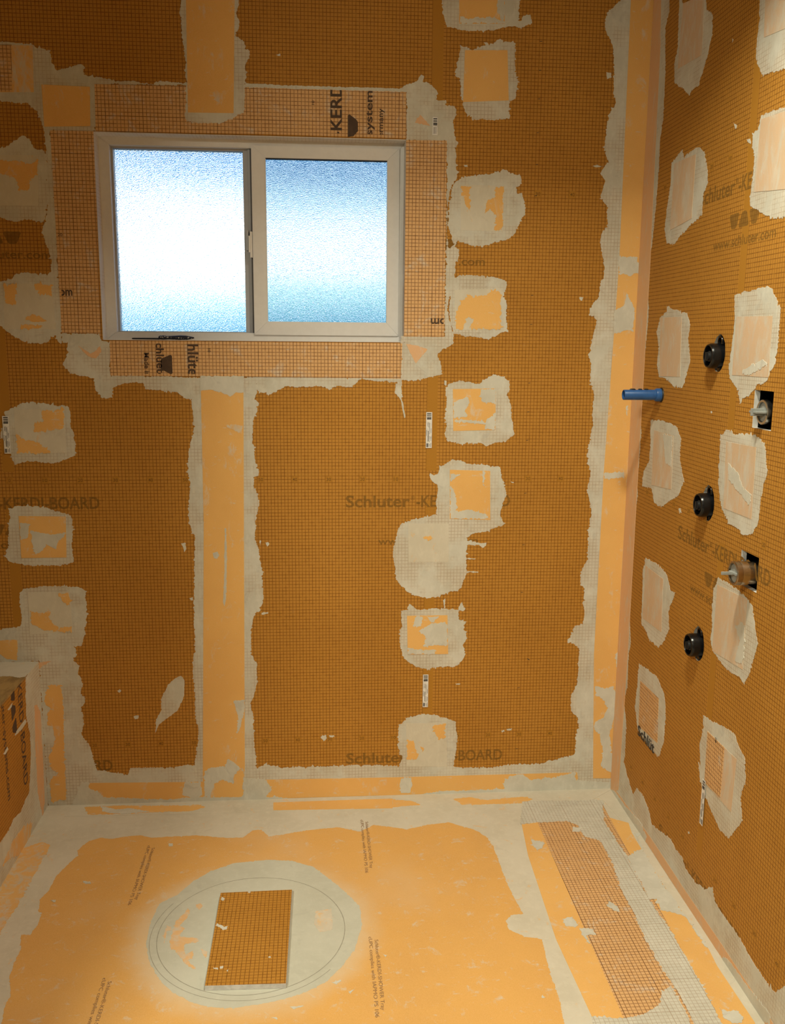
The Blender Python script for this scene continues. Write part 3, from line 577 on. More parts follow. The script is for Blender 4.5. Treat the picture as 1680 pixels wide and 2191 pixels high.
 ('mortar','mortar','B',[13.7,2382.3,-95.7,2378.3,-94.4,2354.5,-132.2,2317.3,-133.4,2275.1,-107.9,2233.5,-101.4,2172.7,-101.5,2111.1,-91.4,2086.6,-112,2055,-116.6,2011.1,-120.8,1960.7,-105.6,1929.5,-127.8,1897.2,-112.9,1872,-127.7,1826.9,-104.1,1808,-100.1,1756.4,-116,1730.1,-117.8,1697.4,-105.1,1651.7,-105.1,1651.7,-102.8,1605.5,-112.6,1592.1,-117.3,1545.4,-137.2,1525.1,-143.1,1501.6,-117.8,1485.1,-125.3,1451.3,-131.7,1410.6,-138.9,1383.3,-129.1,1356,-130,1301.1,-118,1273.5,-118.9,1217.9,-114.8,1176,-127.9,1105.6,-128.4,1070.1,-115.1,1034.5,-124,977.1,-108.5,926.5,-109.7,876.4,-114.9,831.9,-111.8,765.6,-131.8,721.3,-130.1,684.1,-116.9,668.9,-119.9,623.9,-113.3,593.7,-116.8,555.9,-142.5,548.7,-162.9,503.4,-139.8,487.7,-124.1,472.1,-125.1,410.5,-126.4,356.2,-143.9,325.5,-143.7,270.6,-117.5,242.4,-116.2,214.7,-122.7,191.1,-122.1,143.2,-126.8,111.4,-183.5,97,-181.2,40.6,-1.8,-5.8,-1.2,26.7,1.2,-4.3,-2,712.3,-0.5,1267,0.5,1835.9,1.9,2357.9],1,1),
 ('membrane_sheet','mem','B',[-66.6,2391.3,-64.6,2355.6,-59.9,1652.3,-74.6,1034.3,-76.9,455.8,-59.6,36.7,-0.8,34.8,-2,712.3,-0.5,1267,0.5,1835.9,1.9,2357.9,2.4,2393.8],2,0),
 ('mortar','mortar','R',[-1.2,2381.3,-120.2,2340.1,-129.3,2285.5,-106.4,2252.4,-124.7,2141.8,-131,2021.9,-114.4,1965.4,-117.8,1891.9,-113.2,1812.7,-106.4,1745.2,-97.3,1689.5,-85.9,1646.6,-83.3,1639.8,-79.9,1569.1,-103.7,1516.2,-95.2,1418.5,-84.7,1365.4,-69.8,1277.6,-89.2,1183.9,-98.3,1164.3,-93.3,1074.7,-81.4,1024.5,-99.1,978.4,-80.6,904.8,-72.9,889.1,-79.8,783.2,-62.6,720.9,-89.1,662.4,-88.2,603.5,-112,522.7,-96.5,487.8,-102.5,385.2,-78.7,330.3,-109.8,274.6,-117.1,162.9,-109.2,143.7,-146.6,115.6,-204.9,84.2,-192.5,31.9,-17.1,2.9,-3.5,-2.5,5.7,710.8,1.6,1266.9,-1.5,1835.6,-5.4,2356],1.02,1),
 ('membrane_sheet','dust2','R',[-6.8,2391.3,-59.1,2373,-78.5,2213.8,-93.5,1645.4,-91.8,1046.8,-92.4,486.4,-77.6,33.9,-27.1,-0.1,-3.5,-2.5,5.7,710.8,1.6,1266.9,-1.5,1835.6,-5.4,2356],2,0),
 ('mortar_smear','mortar2','B',[-64.1,1665.4,-8.4,1666.3,-7.6,1653.1,-2.6,1626.7,-29.9,1613.1,-58.2,1619.3],3,1),
 ('mortar_smear','mortar2','B',[-66.5,1512.5,-39.1,1526.2,-34.3,1566.4,-18.7,1539.9,-7,1519.9,-6.7,1452.4,-28.3,1458.9,-62.9,1445.1,-68.2,1478.8],3,1),
 ('mortar_smear','mortar2','B',[-73.7,1030.7,-12.2,1034.1,-11.2,1016.2,-72.9,1014.3],3,1),
 ('mortar_smear','mortar2','B',[-15.8,1232.1,-10.3,1235.6,-11.4,1204.2,-15.2,1207.7],3,0.8),
 ('mortar_smear','mortar2','B',[-67.2,350.2,-38.8,342.5,-11.1,349.7,-2.8,306.4,-8.9,203.8,-13.4,188,-2,43,-9.1,59.4,-36.9,76.5,-31.6,124.6,-46.3,189,-64.7,205.4,-63.6,229.1,-37.7,244.3,-24,275.5,-48.8,315.4,-65.7,319.7],3,1),
 ('mortar_smear','mortar2','B',[-10.6,454.5,-0.1,469.7,4.3,345.4,-1.5,353.4],3,1),
]),
('corner_tape', 'long low orange tape folded between the back wall and the shower floor', 'membrane strip', None, [
 ('mortar','mortar','B',[-1631,141,-1623.2,113.8,-1584.9,104.9,-1532.3,95.5,-1520.7,118.4,-1464.1,116.6,-1393.1,114.4,-1357.2,121.1,-1328.6,120.2,-1134.7,106.4,-1105.6,117.2,-1062.2,104.2,-989.4,105.8,-916.3,103.6,-842.9,105.3,-710,101.2,-613.2,86.3,-523.6,91.5,-493.5,86.6,-395.5,83.5,-320.2,93.2,-244.2,90.9,-183.8,105.1,-127.2,119.4,-69.3,109.6,-0.4,26.7,1.1,-2.7,-619.4,-3,-1209.3,1.1,-1777.5,3.4,-1651.1,48.9],0.9,1.2),
 ('membrane_sheet','mem','B',[-1650,72.2,-1337.5,65.1,-1106.4,65.5,-709.7,60.7,-709.7,60.7,-113,58.6,-102.1,-10.6,1.1,-2.7,-619.4,-3,-1209.3,1.1,-1653.5,2.2],1.8,0),
 ('mortar_smear','mortar2','B',[-1670.8,76.7,-1649.9,73.7,-1654.3,56.8,-1623.1,44.1,-1609.9,24.2,-1525,17.4,-1425.3,10.1,-1310.2,14,-1092.8,6.6,-916.8,0.7,-709.2,1.7,-709.2,1.7,-559.6,8.7,-332.7,9.2,-104,30,0.7,20.2,1.1,-2.7,-619.4,-3,-1209.3,1.1,-1710,2.6],2.6,1),
 ('mortar_smear','mortar2','B',[-1359,64.3,-1308.7,65.8,-1306.4,21.8,-1324.9,6.6,-1367.5,23.8],2.7,1),
 ('mortar_smear','mortar2','B',[-1178.8,72.6,-1106.4,65.5,-1092.4,30.4,-1122.1,-0.3,-1180.3,1.7],2.7,1),
 ('mortar_smear','mortar2','B',[-679.9,59.8,-650.1,58.8,-646.1,31.6,-653.3,7.8,-683.1,8.8,-687.2,40.9],2.7,1),
 ('mortar_smear','mortar2','B',[-334.1,53.5,-288.6,56.9,-265,35.2,-227.1,42.1,-181.3,44.7,-151,51.8,-120.6,58.1,-110.6,5.9,-179.7,4.1,-287,10.1,-347.9,7.3,-356.2,30.1],2.7,1),
 ('membrane_sheet','mort2','F',[-1778.7,3.6,-1209.3,-0.9,-620.4,-8.7,-2.6,-11.3,-93.1,-82.5,-312.5,-89.1,-716.6,-92,-1074.8,-80.1,-1093.2,-81.7,-1342.9,-79.6,-1747.1,-69.9],1,0),
 ('bare_membrane','mem','F',[-1084.4,-25.5,-711.1,-24.2,-716.1,-86.2,-1082.2,-73.9],1.6,0.3),
 ('bare_membrane','mem','F',[-711.6,-30.3,-646.7,-46.5,-627.2,-70.1,-715.6,-80.4],1.6,0.8),
 ('bare_membrane','mem','F',[-520,-39.7,-466.5,-31,-418.2,-53.9,-295.4,-39,-269.2,-56,-304.7,-80.7,-496.4,-78.6],1.6,1),
 ('bare_membrane','mem','F',[-1663.6,-17.1,-1551.3,-14.2,-1421.6,-25.6,-1307.5,-25.7,-1291.3,-41.4,-1331.1,-63.3,-1415.7,-62.1,-1512.9,-65.6,-1637.9,-65.9],1.6,1),
 ('mortar_smear','mortar2','F',[-1615.2,-13,-1560.4,-38.3,-1519.2,-33.8,-1458.2,-59.3,-1540.3,-68.1,-1599.9,-50],2.2,1),
]),
('corner_tape', 'pinkish tape folded along the foot of the right wall', 'membrane strip', None, [
 ('mortar','mortar','R',[-145.9,53.6,-204.9,84.2,-230,119.7,-289.7,120.9,-330.6,106.1,-364.1,73.9,-433.5,91.6,-499.2,108.4,-533.3,101,-580.9,102.5,-607,85.2,-673.6,87.7,-727.1,105.9,-762.8,135,-780.8,106.6,-832.6,104.6,-893.6,104.8,-929.2,100.8,-975.3,93.9,-1039.6,91.6,-1079.5,94.9,-1111.3,135.7,-1182.1,149.3,-1232.2,58,-1115.3,-23.1,-1042,-8.3,-850.8,-3.8,-629.2,-2.4,-357.3,1.9,-3.5,-2.5],1.1,1),
 ('membrane_sheet','dust2','R',[-52,20.8,-370.6,34.4,-616.3,30.1,-829.1,31.5,-1069.2,26.7,-1130.6,22.6,-1103.4,-22.4,-1042,-8.3,-850.8,-3.8,-629.2,-2.4,-357.3,1.9,-3.5,-2.5],2.1,0),
 ('mortar_smear','mortar2','R',[-34.6,11.9,-151.8,17.8,-282.1,35.6,-335.1,21.2,-319.7,-2.3,-3.5,-2.5],2.8,1),
 ('mortar_smear','mortar2','R',[-822.8,-33.8,-864.9,19.2,-949.3,23.8,-1067.7,35.5,-1071.1,15.6,-1030.3,-17.9,-935.7,-18.2],2.8,1),
 ('membrane_sheet','mort2','F',[-4.6,-17.5,-0.5,-358.9,-3.2,-636.6,-3.9,-859,-6.8,-1054.4,-15.1,-1140.8,-60.6,-1137.6,-21.3,-1047.2,-24.3,-866.5,-18.7,-807,-22.6,-710.3,-30,-511.2,-23.9,-275.6,-49.1,-76.4],1.1,0),
]),
('corner_tape', 'smeared tape folded where the low bench side meets the back wall', 'membrane strip', None, [
 ('mortar','mortar','B',[-1936.1,568.8,-1882.4,567.8,-1814.5,577.5,-1796,548.2,-1681.8,524.3,-1669,509.4,-1663.3,487.3,-1674.5,469.2,-1658.4,450.4,-1663,428.3,-1651.1,391,-1659.2,368.8,-1646.5,346.1,-1658.8,308.9,-1654.2,263.6,-1662.7,233.5,-1643.8,195,-1631.7,156.4,-1625.2,117.7,-1629.2,63.7,-1645.8,14.5,-1776.1,3.4,-1776.3,470.5,-1821.4,467,-1943.5,463.7],1.15,1.1),
 ('mortar','mort2','T',[-1999.4,6.3,-1890.5,4.1,-1779.4,10.1,-1774.2,-124.6,-1790.6,-134.8,-1823.2,-121.7,-1951.2,-125.4],0.8,0.8),
 ('bare_membrane','mem','B',[-1938.4,536.3,-1884.6,535.3,-1834,535.8,-1838,472.5,-1868.2,476.8,-1887.5,491.8,-1942,485.6],2,0.6),
 ('bare_membrane','mem','B',[-1744.4,394.4,-1714.8,392.1,-1712.2,325.7,-1716.3,222.6,-1718.9,118.1,-1720.4,19.3,-1766.3,14.4,-1765.4,84.4,-1741.9,104.8,-1763,126.5,-1764.2,161.4,-1749.9,188.9,-1741.6,223.3,-1747.3,261.4,-1762.9,265.3,-1760.7,303,-1742.7,314.5,-1764,327,-1767.1,354.3,-1757.9,377.8],2,1),
 ('bare_membrane','dust2','B',[-1784.1,462.7,-1740.2,468.4,-1766.1,452.2,-1777.4,444.1],2,0.5),
 ('mortar','mortar','S',[-125.3,460.9,-132.4,426.7,-142.5,353.3,-120.4,291.5,-123,229.8,-147.7,158.8,-164.8,124.4,-204.6,122.2,-236,109.6,-298.4,121.2,-344.6,112.3,-412.2,114,-460.5,115.2,-631.9,13.7,-432.8,12.7,3.9,1.3,3.1,468,-66.1,466.8],1.1,1),
 ('mortar_smear','mortar2','S',[-245.2,340,-228.2,346.3,-153.7,348.9,-145.5,336.9,-186.5,333.5],1.5,0.4),
 ('mortar_smear','mortar2','S',[-289.5,433.5,-248.3,436.7,-257.9,428.4,-281,428.6],1.5,0.3),
 ('mortar_smear','mortar2','S',[-342.4,330.5,-311.1,337.3,-305.4,327.9,-328.8,324.1],1.5,0.3),
 ('bare_membrane','dust2','S',[-66.5,354.5,-41.7,347.7,-16.6,313.7,-18.6,198.2,-29.9,36.9,-56.9,12.8,-88.5,95.1,-82.2,227.6],2,1),
 ('bare_membrane','dusty','S',[-154.2,28.4,-196.5,18.6,-253.9,22,-343.3,32.9,-409,47.7,-373.2,57.1,-309.5,67,-227.2,59.1],2,1),
]),
('corner_tape', 'tape laid along the foot of the bench on the floor at the left', 'membrane strip', None, [
 ('membrane_sheet','mort2','F',[-1776.4,0.5,-1784.2,-414.4,-1789.1,-825.2,-1712.2,-1020.2,-1707.2,-830.9,-1710,-640.2,-1703.3,-228.2,-1707.4,-64.1],1.05,0),
 ('bare_membrane','dusty','F',[-1776.4,-243.1,-1733,-214.9,-1705.2,-233,-1705.2,-376.1,-1708.1,-541.9,-1714.8,-625.5,-1712.3,-728.9,-1778,-537.1,-1777,-436.2,-1778.6,-337.5],1.7,1),
]),
('window_strip', 'top gridded membrane strip above the window, printed with large dark words', 'membrane strip', 'membrane strips around the window', [
 ('membrane_sheet','gmem_B','B',[-1532.6,2094.5,-1098,2098.7,-688.4,2100.7,-685.8,1977,-1100.2,1978.4,-1535.4,1974.1],2,0),
]),
('window_strip', 'left gridded membrane strip beside the window, numbered 20', 'membrane strip', 'membrane strips around the window', [
 ('membrane_sheet','gmem_B','B',[-1656.2,1973.4,-1541.6,1973.9,-1548.4,1419,-1552.3,1433.3,-1655.2,1434.3],2,0),
]),
('window_strip', 'right gridded membrane strip beside the window', 'membrane strip', 'membrane strips around the window', [
 ('membrane_sheet','gmem_B','B',[-687.1,1972,-572.5,1973.6,-570.5,1432.6,-688.1,1432.9],2,0),
]),
('window_strip', 'bottom gridded membrane strip under the sill, printed with sideways words', 'membrane strip', 'membrane strips around the window', [
 ('membrane_sheet','gmem_B','B',[-1524.1,1414,-692,1412.9,-695.8,1312,-1526,1316.4],2,0),
]),
('membrane_patch', 'plain tan square patch at the upper left corner of the window', 'patch', 'sealing patches over the screws', [
 ('mortar','mortar','B',[-1685.1,2178.9,-1644.5,2176.1,-1644.3,2148.7,-1632.1,2126.9,-1601.1,2134.8,-1567,2143.5,-1559.3,2137.8,-1562.2,2117.2,-1516.4,2109.7,-1461.2,2101.3,-1436.2,2106.2,-1386.8,2099.9,-1349.2,2105.7,-1286.8,2104.6,-1287,2098,-1436.6,2096.1,-1528.3,2093.4,-1531.8,2047.1,-1519.2,2026.6,-1524.8,1999.6,-1538,1984.2,-1535.4,1974.1,-1560.5,1968.7,-1579.5,1962.2,-1591.3,1972.7,-1656.3,1972.2,-1652.5,1765.7,-1656.4,1629.3,-1656.5,1628.7,-1655.2,1434.3,-1658.8,1405.1,-1672.2,1418,-1675.1,1590.6,-1672.9,1629.1,-1683,1672.1,-1693.2,1712.4,-1685.7,1734.2,-1673.8,1777.7,-1671.5,1923.8,-1671.7,1971.9,-1687.4,2019.1,-1710.5,2042.2,-1745.7,2064.8],1.3,1),
 ('membrane_square','mem','B',[-1672.2,2089.3,-1545.3,2087.1,-1549,1987,-1671.1,1982.6],2.8,0),
]),
('membrane_patch', 'half gridded patch cut off at the upper left photo edge', 'patch', 'sealing patches over the screws', [
 ('mortar','mortar','B',[-1821.5,2196.5,-1755.5,2194,-1689.2,2190.3,-1677.8,2177.9,-1674.9,2125.6,-1682.2,2054.8,-1710.5,2042.2,-1765.3,2043.7,-1832.2,2044.8],1.35,1),
 ('membrane_square','dusty','B',[-1822.4,2183.8,-1689.5,2186.3,-1693.5,2069.3,-1830.7,2065.4],2.1,0),
 ('printed_grid','gmem_B','B',[-1822.4,2183.8,-1743.9,2186.3,-1750.3,2069.4,-1830.6,2067.1],2.9,0),
]),
('membrane_patch', 'mortared patch with a small orange triangle at the upper right window corner', 'patch', 'sealing patches over the screws', [
 ('mortar','mortar','B',[-726.1,2102.6,-690.5,2112.8,-680.9,2120.3,-658.2,2125.8,-648.6,2143,-640.2,2141.5,-641.9,2126.3,-615.7,2117.9,-599,2097.1,-605.3,2081.7,-579.1,2079.4,-576.9,2067.2,-552.5,2064.8,-545.5,2043.5,-555.1,2027.8,-547.4,1975.5,-537.3,1969.5,-546.9,1950.6,-542,1875.5,-561.4,1843.6,-567,1786.3,-569.1,1722.3,-561.6,1683.8,-546.9,1690.5,-531.1,1677.8,-533.8,1646,-540.6,1645.2,-544.9,1593,-561.8,1513.8,-554.2,1474.1,-541.9,1440.9,-546.2,1417.4,-567.1,1430.6,-570,1480.6,-567.8,1722.3,-572.5,1973.6,-685.7,1972.1,-687.1,2099.5,-726.1,2099],1.4,1),
 ('mortar','mortar2','B',[-1129.5,2107.3,-970.7,2105.9,-726.2,2106.9,-687.2,2104.4,-687.1,2098.3,-726.1,2098.4,-970.8,2097.5,-1129.7,2097.8],2.9,0.5),
 ('bare_membrane','dust2','B',[-663.3,2018.9,-648.6,2040.7,-620.6,2012],2.1,0.4),
]),
('membrane_patch', 'mortared patch with a pink torn wedge under the lower right window corner', 'patch', 'sealing patches over the screws', [
 ('mortar','mortar','B',[-696.3,1434.2,-618.5,1434.8,-569.2,1432.6,-541.8,1439.5,-544,1410.7,-573.3,1397.1,-590.3,1383.5,-579.5,1360,-572,1326.2,-616.7,1315.8,-651,1306.8,-693.6,1306.6,-695.3,1339],1.45,1),
 ('mortar','mortar','B',[-695.1,1315.4,-690.3,1244,-702.1,1257.6,-712.6,1271.2,-712.7,1284.8,-706,1301.8,-815.4,1308,-842.6,1284.3,-883.5,1290.8,-903.9,1278.6,-924.2,1287.3,-985.1,1287,-1032.3,1290.2,-1045.9,1280,-1079.8,1263.1,-1116.5,1276.4,-1115.8,1316.6],1.5,1),
 ('mortar_smear','mortar2','B',[-694.5,1250.8,-688.9,1244,-681.6,1202.9,-682.9,1196.1,-688.6,1216.7],1.3,0.4),
 ('bare_membrane','dust2','B',[-681,1411.6,-645.5,1406.6,-617.9,1396.7,-651.7,1356.1,-665.6,1379.6],2.2,0.4),
]),
('membrane_patch', 'mortared patch with pink streaks under the lower left window corner', 'patch', 'sealing patches over the screws', [
 ('mortar','mortar','B',[-1657.3,1432.3,-1551,1433.3,-1547.4,1413.8,-1524.1,1412.7,-1527.3,1317,-1331.8,1314.1,-1272.4,1309.1,-1273.6,1269.1,-1300.8,1248.9,-1320.6,1252.2,-1339.9,1268.8,-1379.5,1272,-1428.7,1278.4,-1437.8,1296.3,-1483.8,1294.8,-1510.3,1288,-1523.8,1278.1,-1521.2,1264.8,-1531.6,1251.5,-1557.6,1254.7,-1563.5,1267.9,-1572.7,1281.2,-1571.4,1307.6,-1600.3,1314,-1638.9,1320.4,-1656.9,1346.5,-1645.8,1372.7,-1640.8,1405.3,-1654.7,1408.4],1.25,1),
 ('bare_membrane','dust2','B',[-1612.1,1399,-1577.7,1376.4,-1550.7,1399.5,-1548.2,1383.2,-1565.4,1363.5,-1584.5,1369.9,-1596.8,1382.8],2.2,0.5),
]),
('membrane_strip', 'long gridded membrane strip on the floor parallel to the right wall', 'membrane strip', None, [
 ('membrane_sheet','mem','F',[-336.7,-198.5,-61.5,-186.2,-14.8,-219.7,-23.9,-275.6,-30,-511.2,-22.6,-710.3,-18.7,-807,-24.3,-866.5,-21.3,-1047.2,-41.6,-1138.9,-372.6,-1115.4,-361.2,-1026.6,-372.6,-744.8,-362.6,-510.6,-356.8,-374.2],1.15,0),
 ('printed_grid','gmem_F','F',[-286.8,-99.6,-58.7,-107.1,-92.8,-1045.6,-94.8,-1116.4,-295.4,-1102.1,-295.9,-1031.2],1.7,0),
 ('mortar_smear','mortarg_F','F',[-302.1,-68.9,-49.6,-77.8,-85.7,-205.4,-80.3,-392.7,-89.1,-602.6,-83.1,-746.8,-85.4,-866.3,-91.8,-1045.6,-95.3,-1106.8,-153.8,-1093,-151.2,-1026.4,-148.4,-955,-152,-909.2,-157.9,-759.6,-149.1,-667.8,-148.4,-557.1,-131.1,-424.9,-130.4,-315.1,-170.5,-286.8,-172.6,-220.3,-202.1,-197.8,-296,-201.2,-343.3,-206.3],2.3,1),
 ('mortar_smear','mortarg_F','F',[-363.6,-1004.5,-320.8,-1014.4,-290.9,-1016.5,-246.2,-1005.8,-200.6,-980.5,-187.1,-944.8,-157.8,-924.2,-155.2,-998,-159.9,-1059.7,-176,-1110.6,-366.9,-1097.1],2.3,1),
 ('mortar_smear','mortar2','F',[-92.5,-304.8,-84.3,-404.4,-47.8,-376.7,-18.1,-360.2,-15.5,-284,2.8,-272.1,-21.6,-309.5,-30,-511.2,-22.6,-710.3,-24,-680.5,-40.1,-666.5,-77.7,-650.8,-69,-620.2,-79.8,-619.5,-70.9,-603.8,-89.1,-602.6,-80.3,-392.7],2.9,1),
 ('mortar_smear','mortar2','F',[-328.6,-295.6,-309.7,-303.2,-295.9,-316.8,-308.6,-340.9,-324.8,-352.1,-332.4,-326.9],2.9,1),
 ('mortar_smear','mortar2','F',[-196.8,-600.3,-183.7,-626.3,-182.7,-651,-195.9,-645.2,-207.6,-624.7],2.9,1),
 ('mortar_smear','mortar2','F',[-338.2,-669.2,-309.3,-661.6,-303.8,-695,-315.5,-705.3,-336.8,-697.4],2.9,1),
 ('mortar_smear','mortar2','F',[-304.8,-708.8,-276,-710.8,-271.3,-733.9,-295.4,-736.7,-295.9,-767.7,-305.2,-740.5],2.9,1),
 ('mortar_smear','mortar2','F',[-190.3,-232.6,-164.3,-241.1,-176.8,-260.2,-197.5,-258.8],2.9,0.6),
 ('mortar_smear','mortar2','F',[-78.2,-999.4,-65.6,-1013,-44.6,-1008.1,-38.8,-1030.6,-50.3,-1045.2,-69.6,-1047.2,-79.2,-1027.7],2.9,1),
 ('mortar_smear','mortar2','F',[-22.6,-710.3,-16.2,-739.7,-17.2,-791.6,-19.6,-803.1,-24.1,-783.3],2.9,1),
]),
]
FLOOR_PARTS = [
 ('tray_membrane','memf','F',[-419.3,-1093.3,-426.9,-1022,-417,-936.1,-417.2,-875.1,-414.1,-819,-406.5,-742.4,-444,-730.9,-478.1,-701.5,-479.2,-664.2,-459.7,-641.7,-429.2,-639,-436.4,-589.1,-443.6,-505.1,-444.8,-415.5,-446.2,-319.3,-457.1,-267.8,-484.6,-226.6,-554.9,-181.4,-619.5,-190.8,-684.8,-213.4,-725,-197.3,-779.6,-180.3,-823.1,-217.4,-884.2,-186.8,-918.8,-191.2,-987.5,-200,-1041.6,-216.1,-1088.5,-225.9,-1111.1,-185.2,-1138.1,-190,-1162.4,-227.5,-1223.1,-223.4,-1292.1,-206,-1358.7,-208,-1425,-210,-1461,-194.8,-1500.2,-198.6,-1537.8,-208.9,-1572.8,-200.2,-1601.7,-217.4,-1622.4,-265.5,-1613,-290.2,-1626.4,-324.7,-1646,-391.2,-1646.3,-455.5,-1658.4,-495.8,-1646.8,-546.1,-1635.2,-556.5,-1632.9,-603.8,-1638.9,-639.7,-1661.3,-638.2,-1644.8,-691.7,-1645.2,-741.7,-1640.3,-789.9,-1617.9,-852,-1618.7,-888.1,-1607.6,-944.1,-1607,-1009.1],0.5,0.6),
 ('drain_mortar','drainmortar','F',[-1082.1,-349.4,-1017.4,-359.7,-959.2,-392.5,-909.1,-462.8,-873.4,-518.4,-839.6,-581.6,-837.3,-658.4,-858.1,-746.1,-887.3,-802.5,-925.5,-855.2,-977.4,-889.5,-1027.9,-908,-1077.8,-918.9,-1127.3,-926.2,-1177.8,-919.1,-1219.9,-901.8,-1264.9,-869.3,-1303.3,-821.1,-1334.1,-763.3,-1354.5,-694.5,-1358.9,-622.6,-1350.6,-536.8,-1309.2,-499.1,-1275.3,-438,-1236.9,-396.5,-1177.4,-360.6],1,0.6),
 ('bare_membrane','dusty2','F',[-1299.8,-657.1,-1297,-632.8,-1297.5,-615,-1280.6,-579.7,-1274.7,-557.6,-1265.9,-573.2,-1273,-602.2,-1284.4,-630.2,-1273,-641.5,-1278.8,-668.9,-1276.9,-674.2,-1236.6,-680.4,-1231.1,-690.9,-1236.4,-698.9,-1265.8,-700.3,-1253.9,-740.4,-1238.9,-728.5,-1238,-751.2,-1246.7,-763.3,-1224.4,-792.8,-1230.1,-795.5,-1254.1,-769,-1286.2,-718.7,-1297.8,-711.3],1.6,0.8),
 ('bare_membrane','dusty2','F',[-1255.8,-547.5,-1245.3,-540.6,-1239.4,-552.5,-1244.3,-567.2,-1253.2,-559.1],1.6,0.8),
 ('bare_membrane','dusty2','F',[-1222.8,-723.1,-1204.8,-734.1,-1206.3,-756.5,-1216.2,-743],1.6,0.8),
 ('bare_membrane','dusty2','F',[-1318.8,-645.4,-1317.3,-627.9,-1305.8,-632.2,-1303.6,-646.4,-1313.9,-649.2,-1310.6,-677,-1311.6,-697.1],1.6,0.8),
 ('bare_membrane','dusty3','F',[-952.3,-593.5,-911,-586.6,-909.4,-671.8,-940.8,-678.7,-955.1,-650.3],1.6,1),
 ('mortar_smear','mortar2','F',[-1372.5,-247.7,-1359.6,-246,-1358.6,-261,-1369.2,-260.3],1.6,0.6),
 ('mortar_smear','mortar2','F',[-1569,-418.2,-1549.9,-421.7,-1544.2,-432.8,-1559.1,-433.9],1.6,0.6),
 ('mortar_smear','mortar2','F',[-1630.2,-502.8,-1616.2,-500.7,-1616.3,-510.7],1.6,0.6),
 ('mortar_smear','mortar2','F',[-453.1,-933.6,-447.1,-941.4,-455.2,-942.3],1.6,0.6),
 ('mortar_smear','mortar2','F',[-793.2,-771.8,-785.2,-774.9,-788.5,-783],1.6,0.6),
 ('mortar_smear','mortar2','F',[-1006.9,-931.1,-976.8,-929.6,-996.7,-938.9],1.6,0.6),
 ('mortar_smear','mortar2','F',[-915.1,-859.8,-894,-853.6,-904.8,-868.2],1.6,0.6),
 ('mortar_smear','mortar2','F',[-879.5,-892.6,-866.3,-886,-874.6,-900.4],1.6,0.6),
 ('mortar_smear','mortar2','F',[-1045.6,-959.9,-1030.8,-960.9,-1032.9,-967.7],1.6,0.6),
]
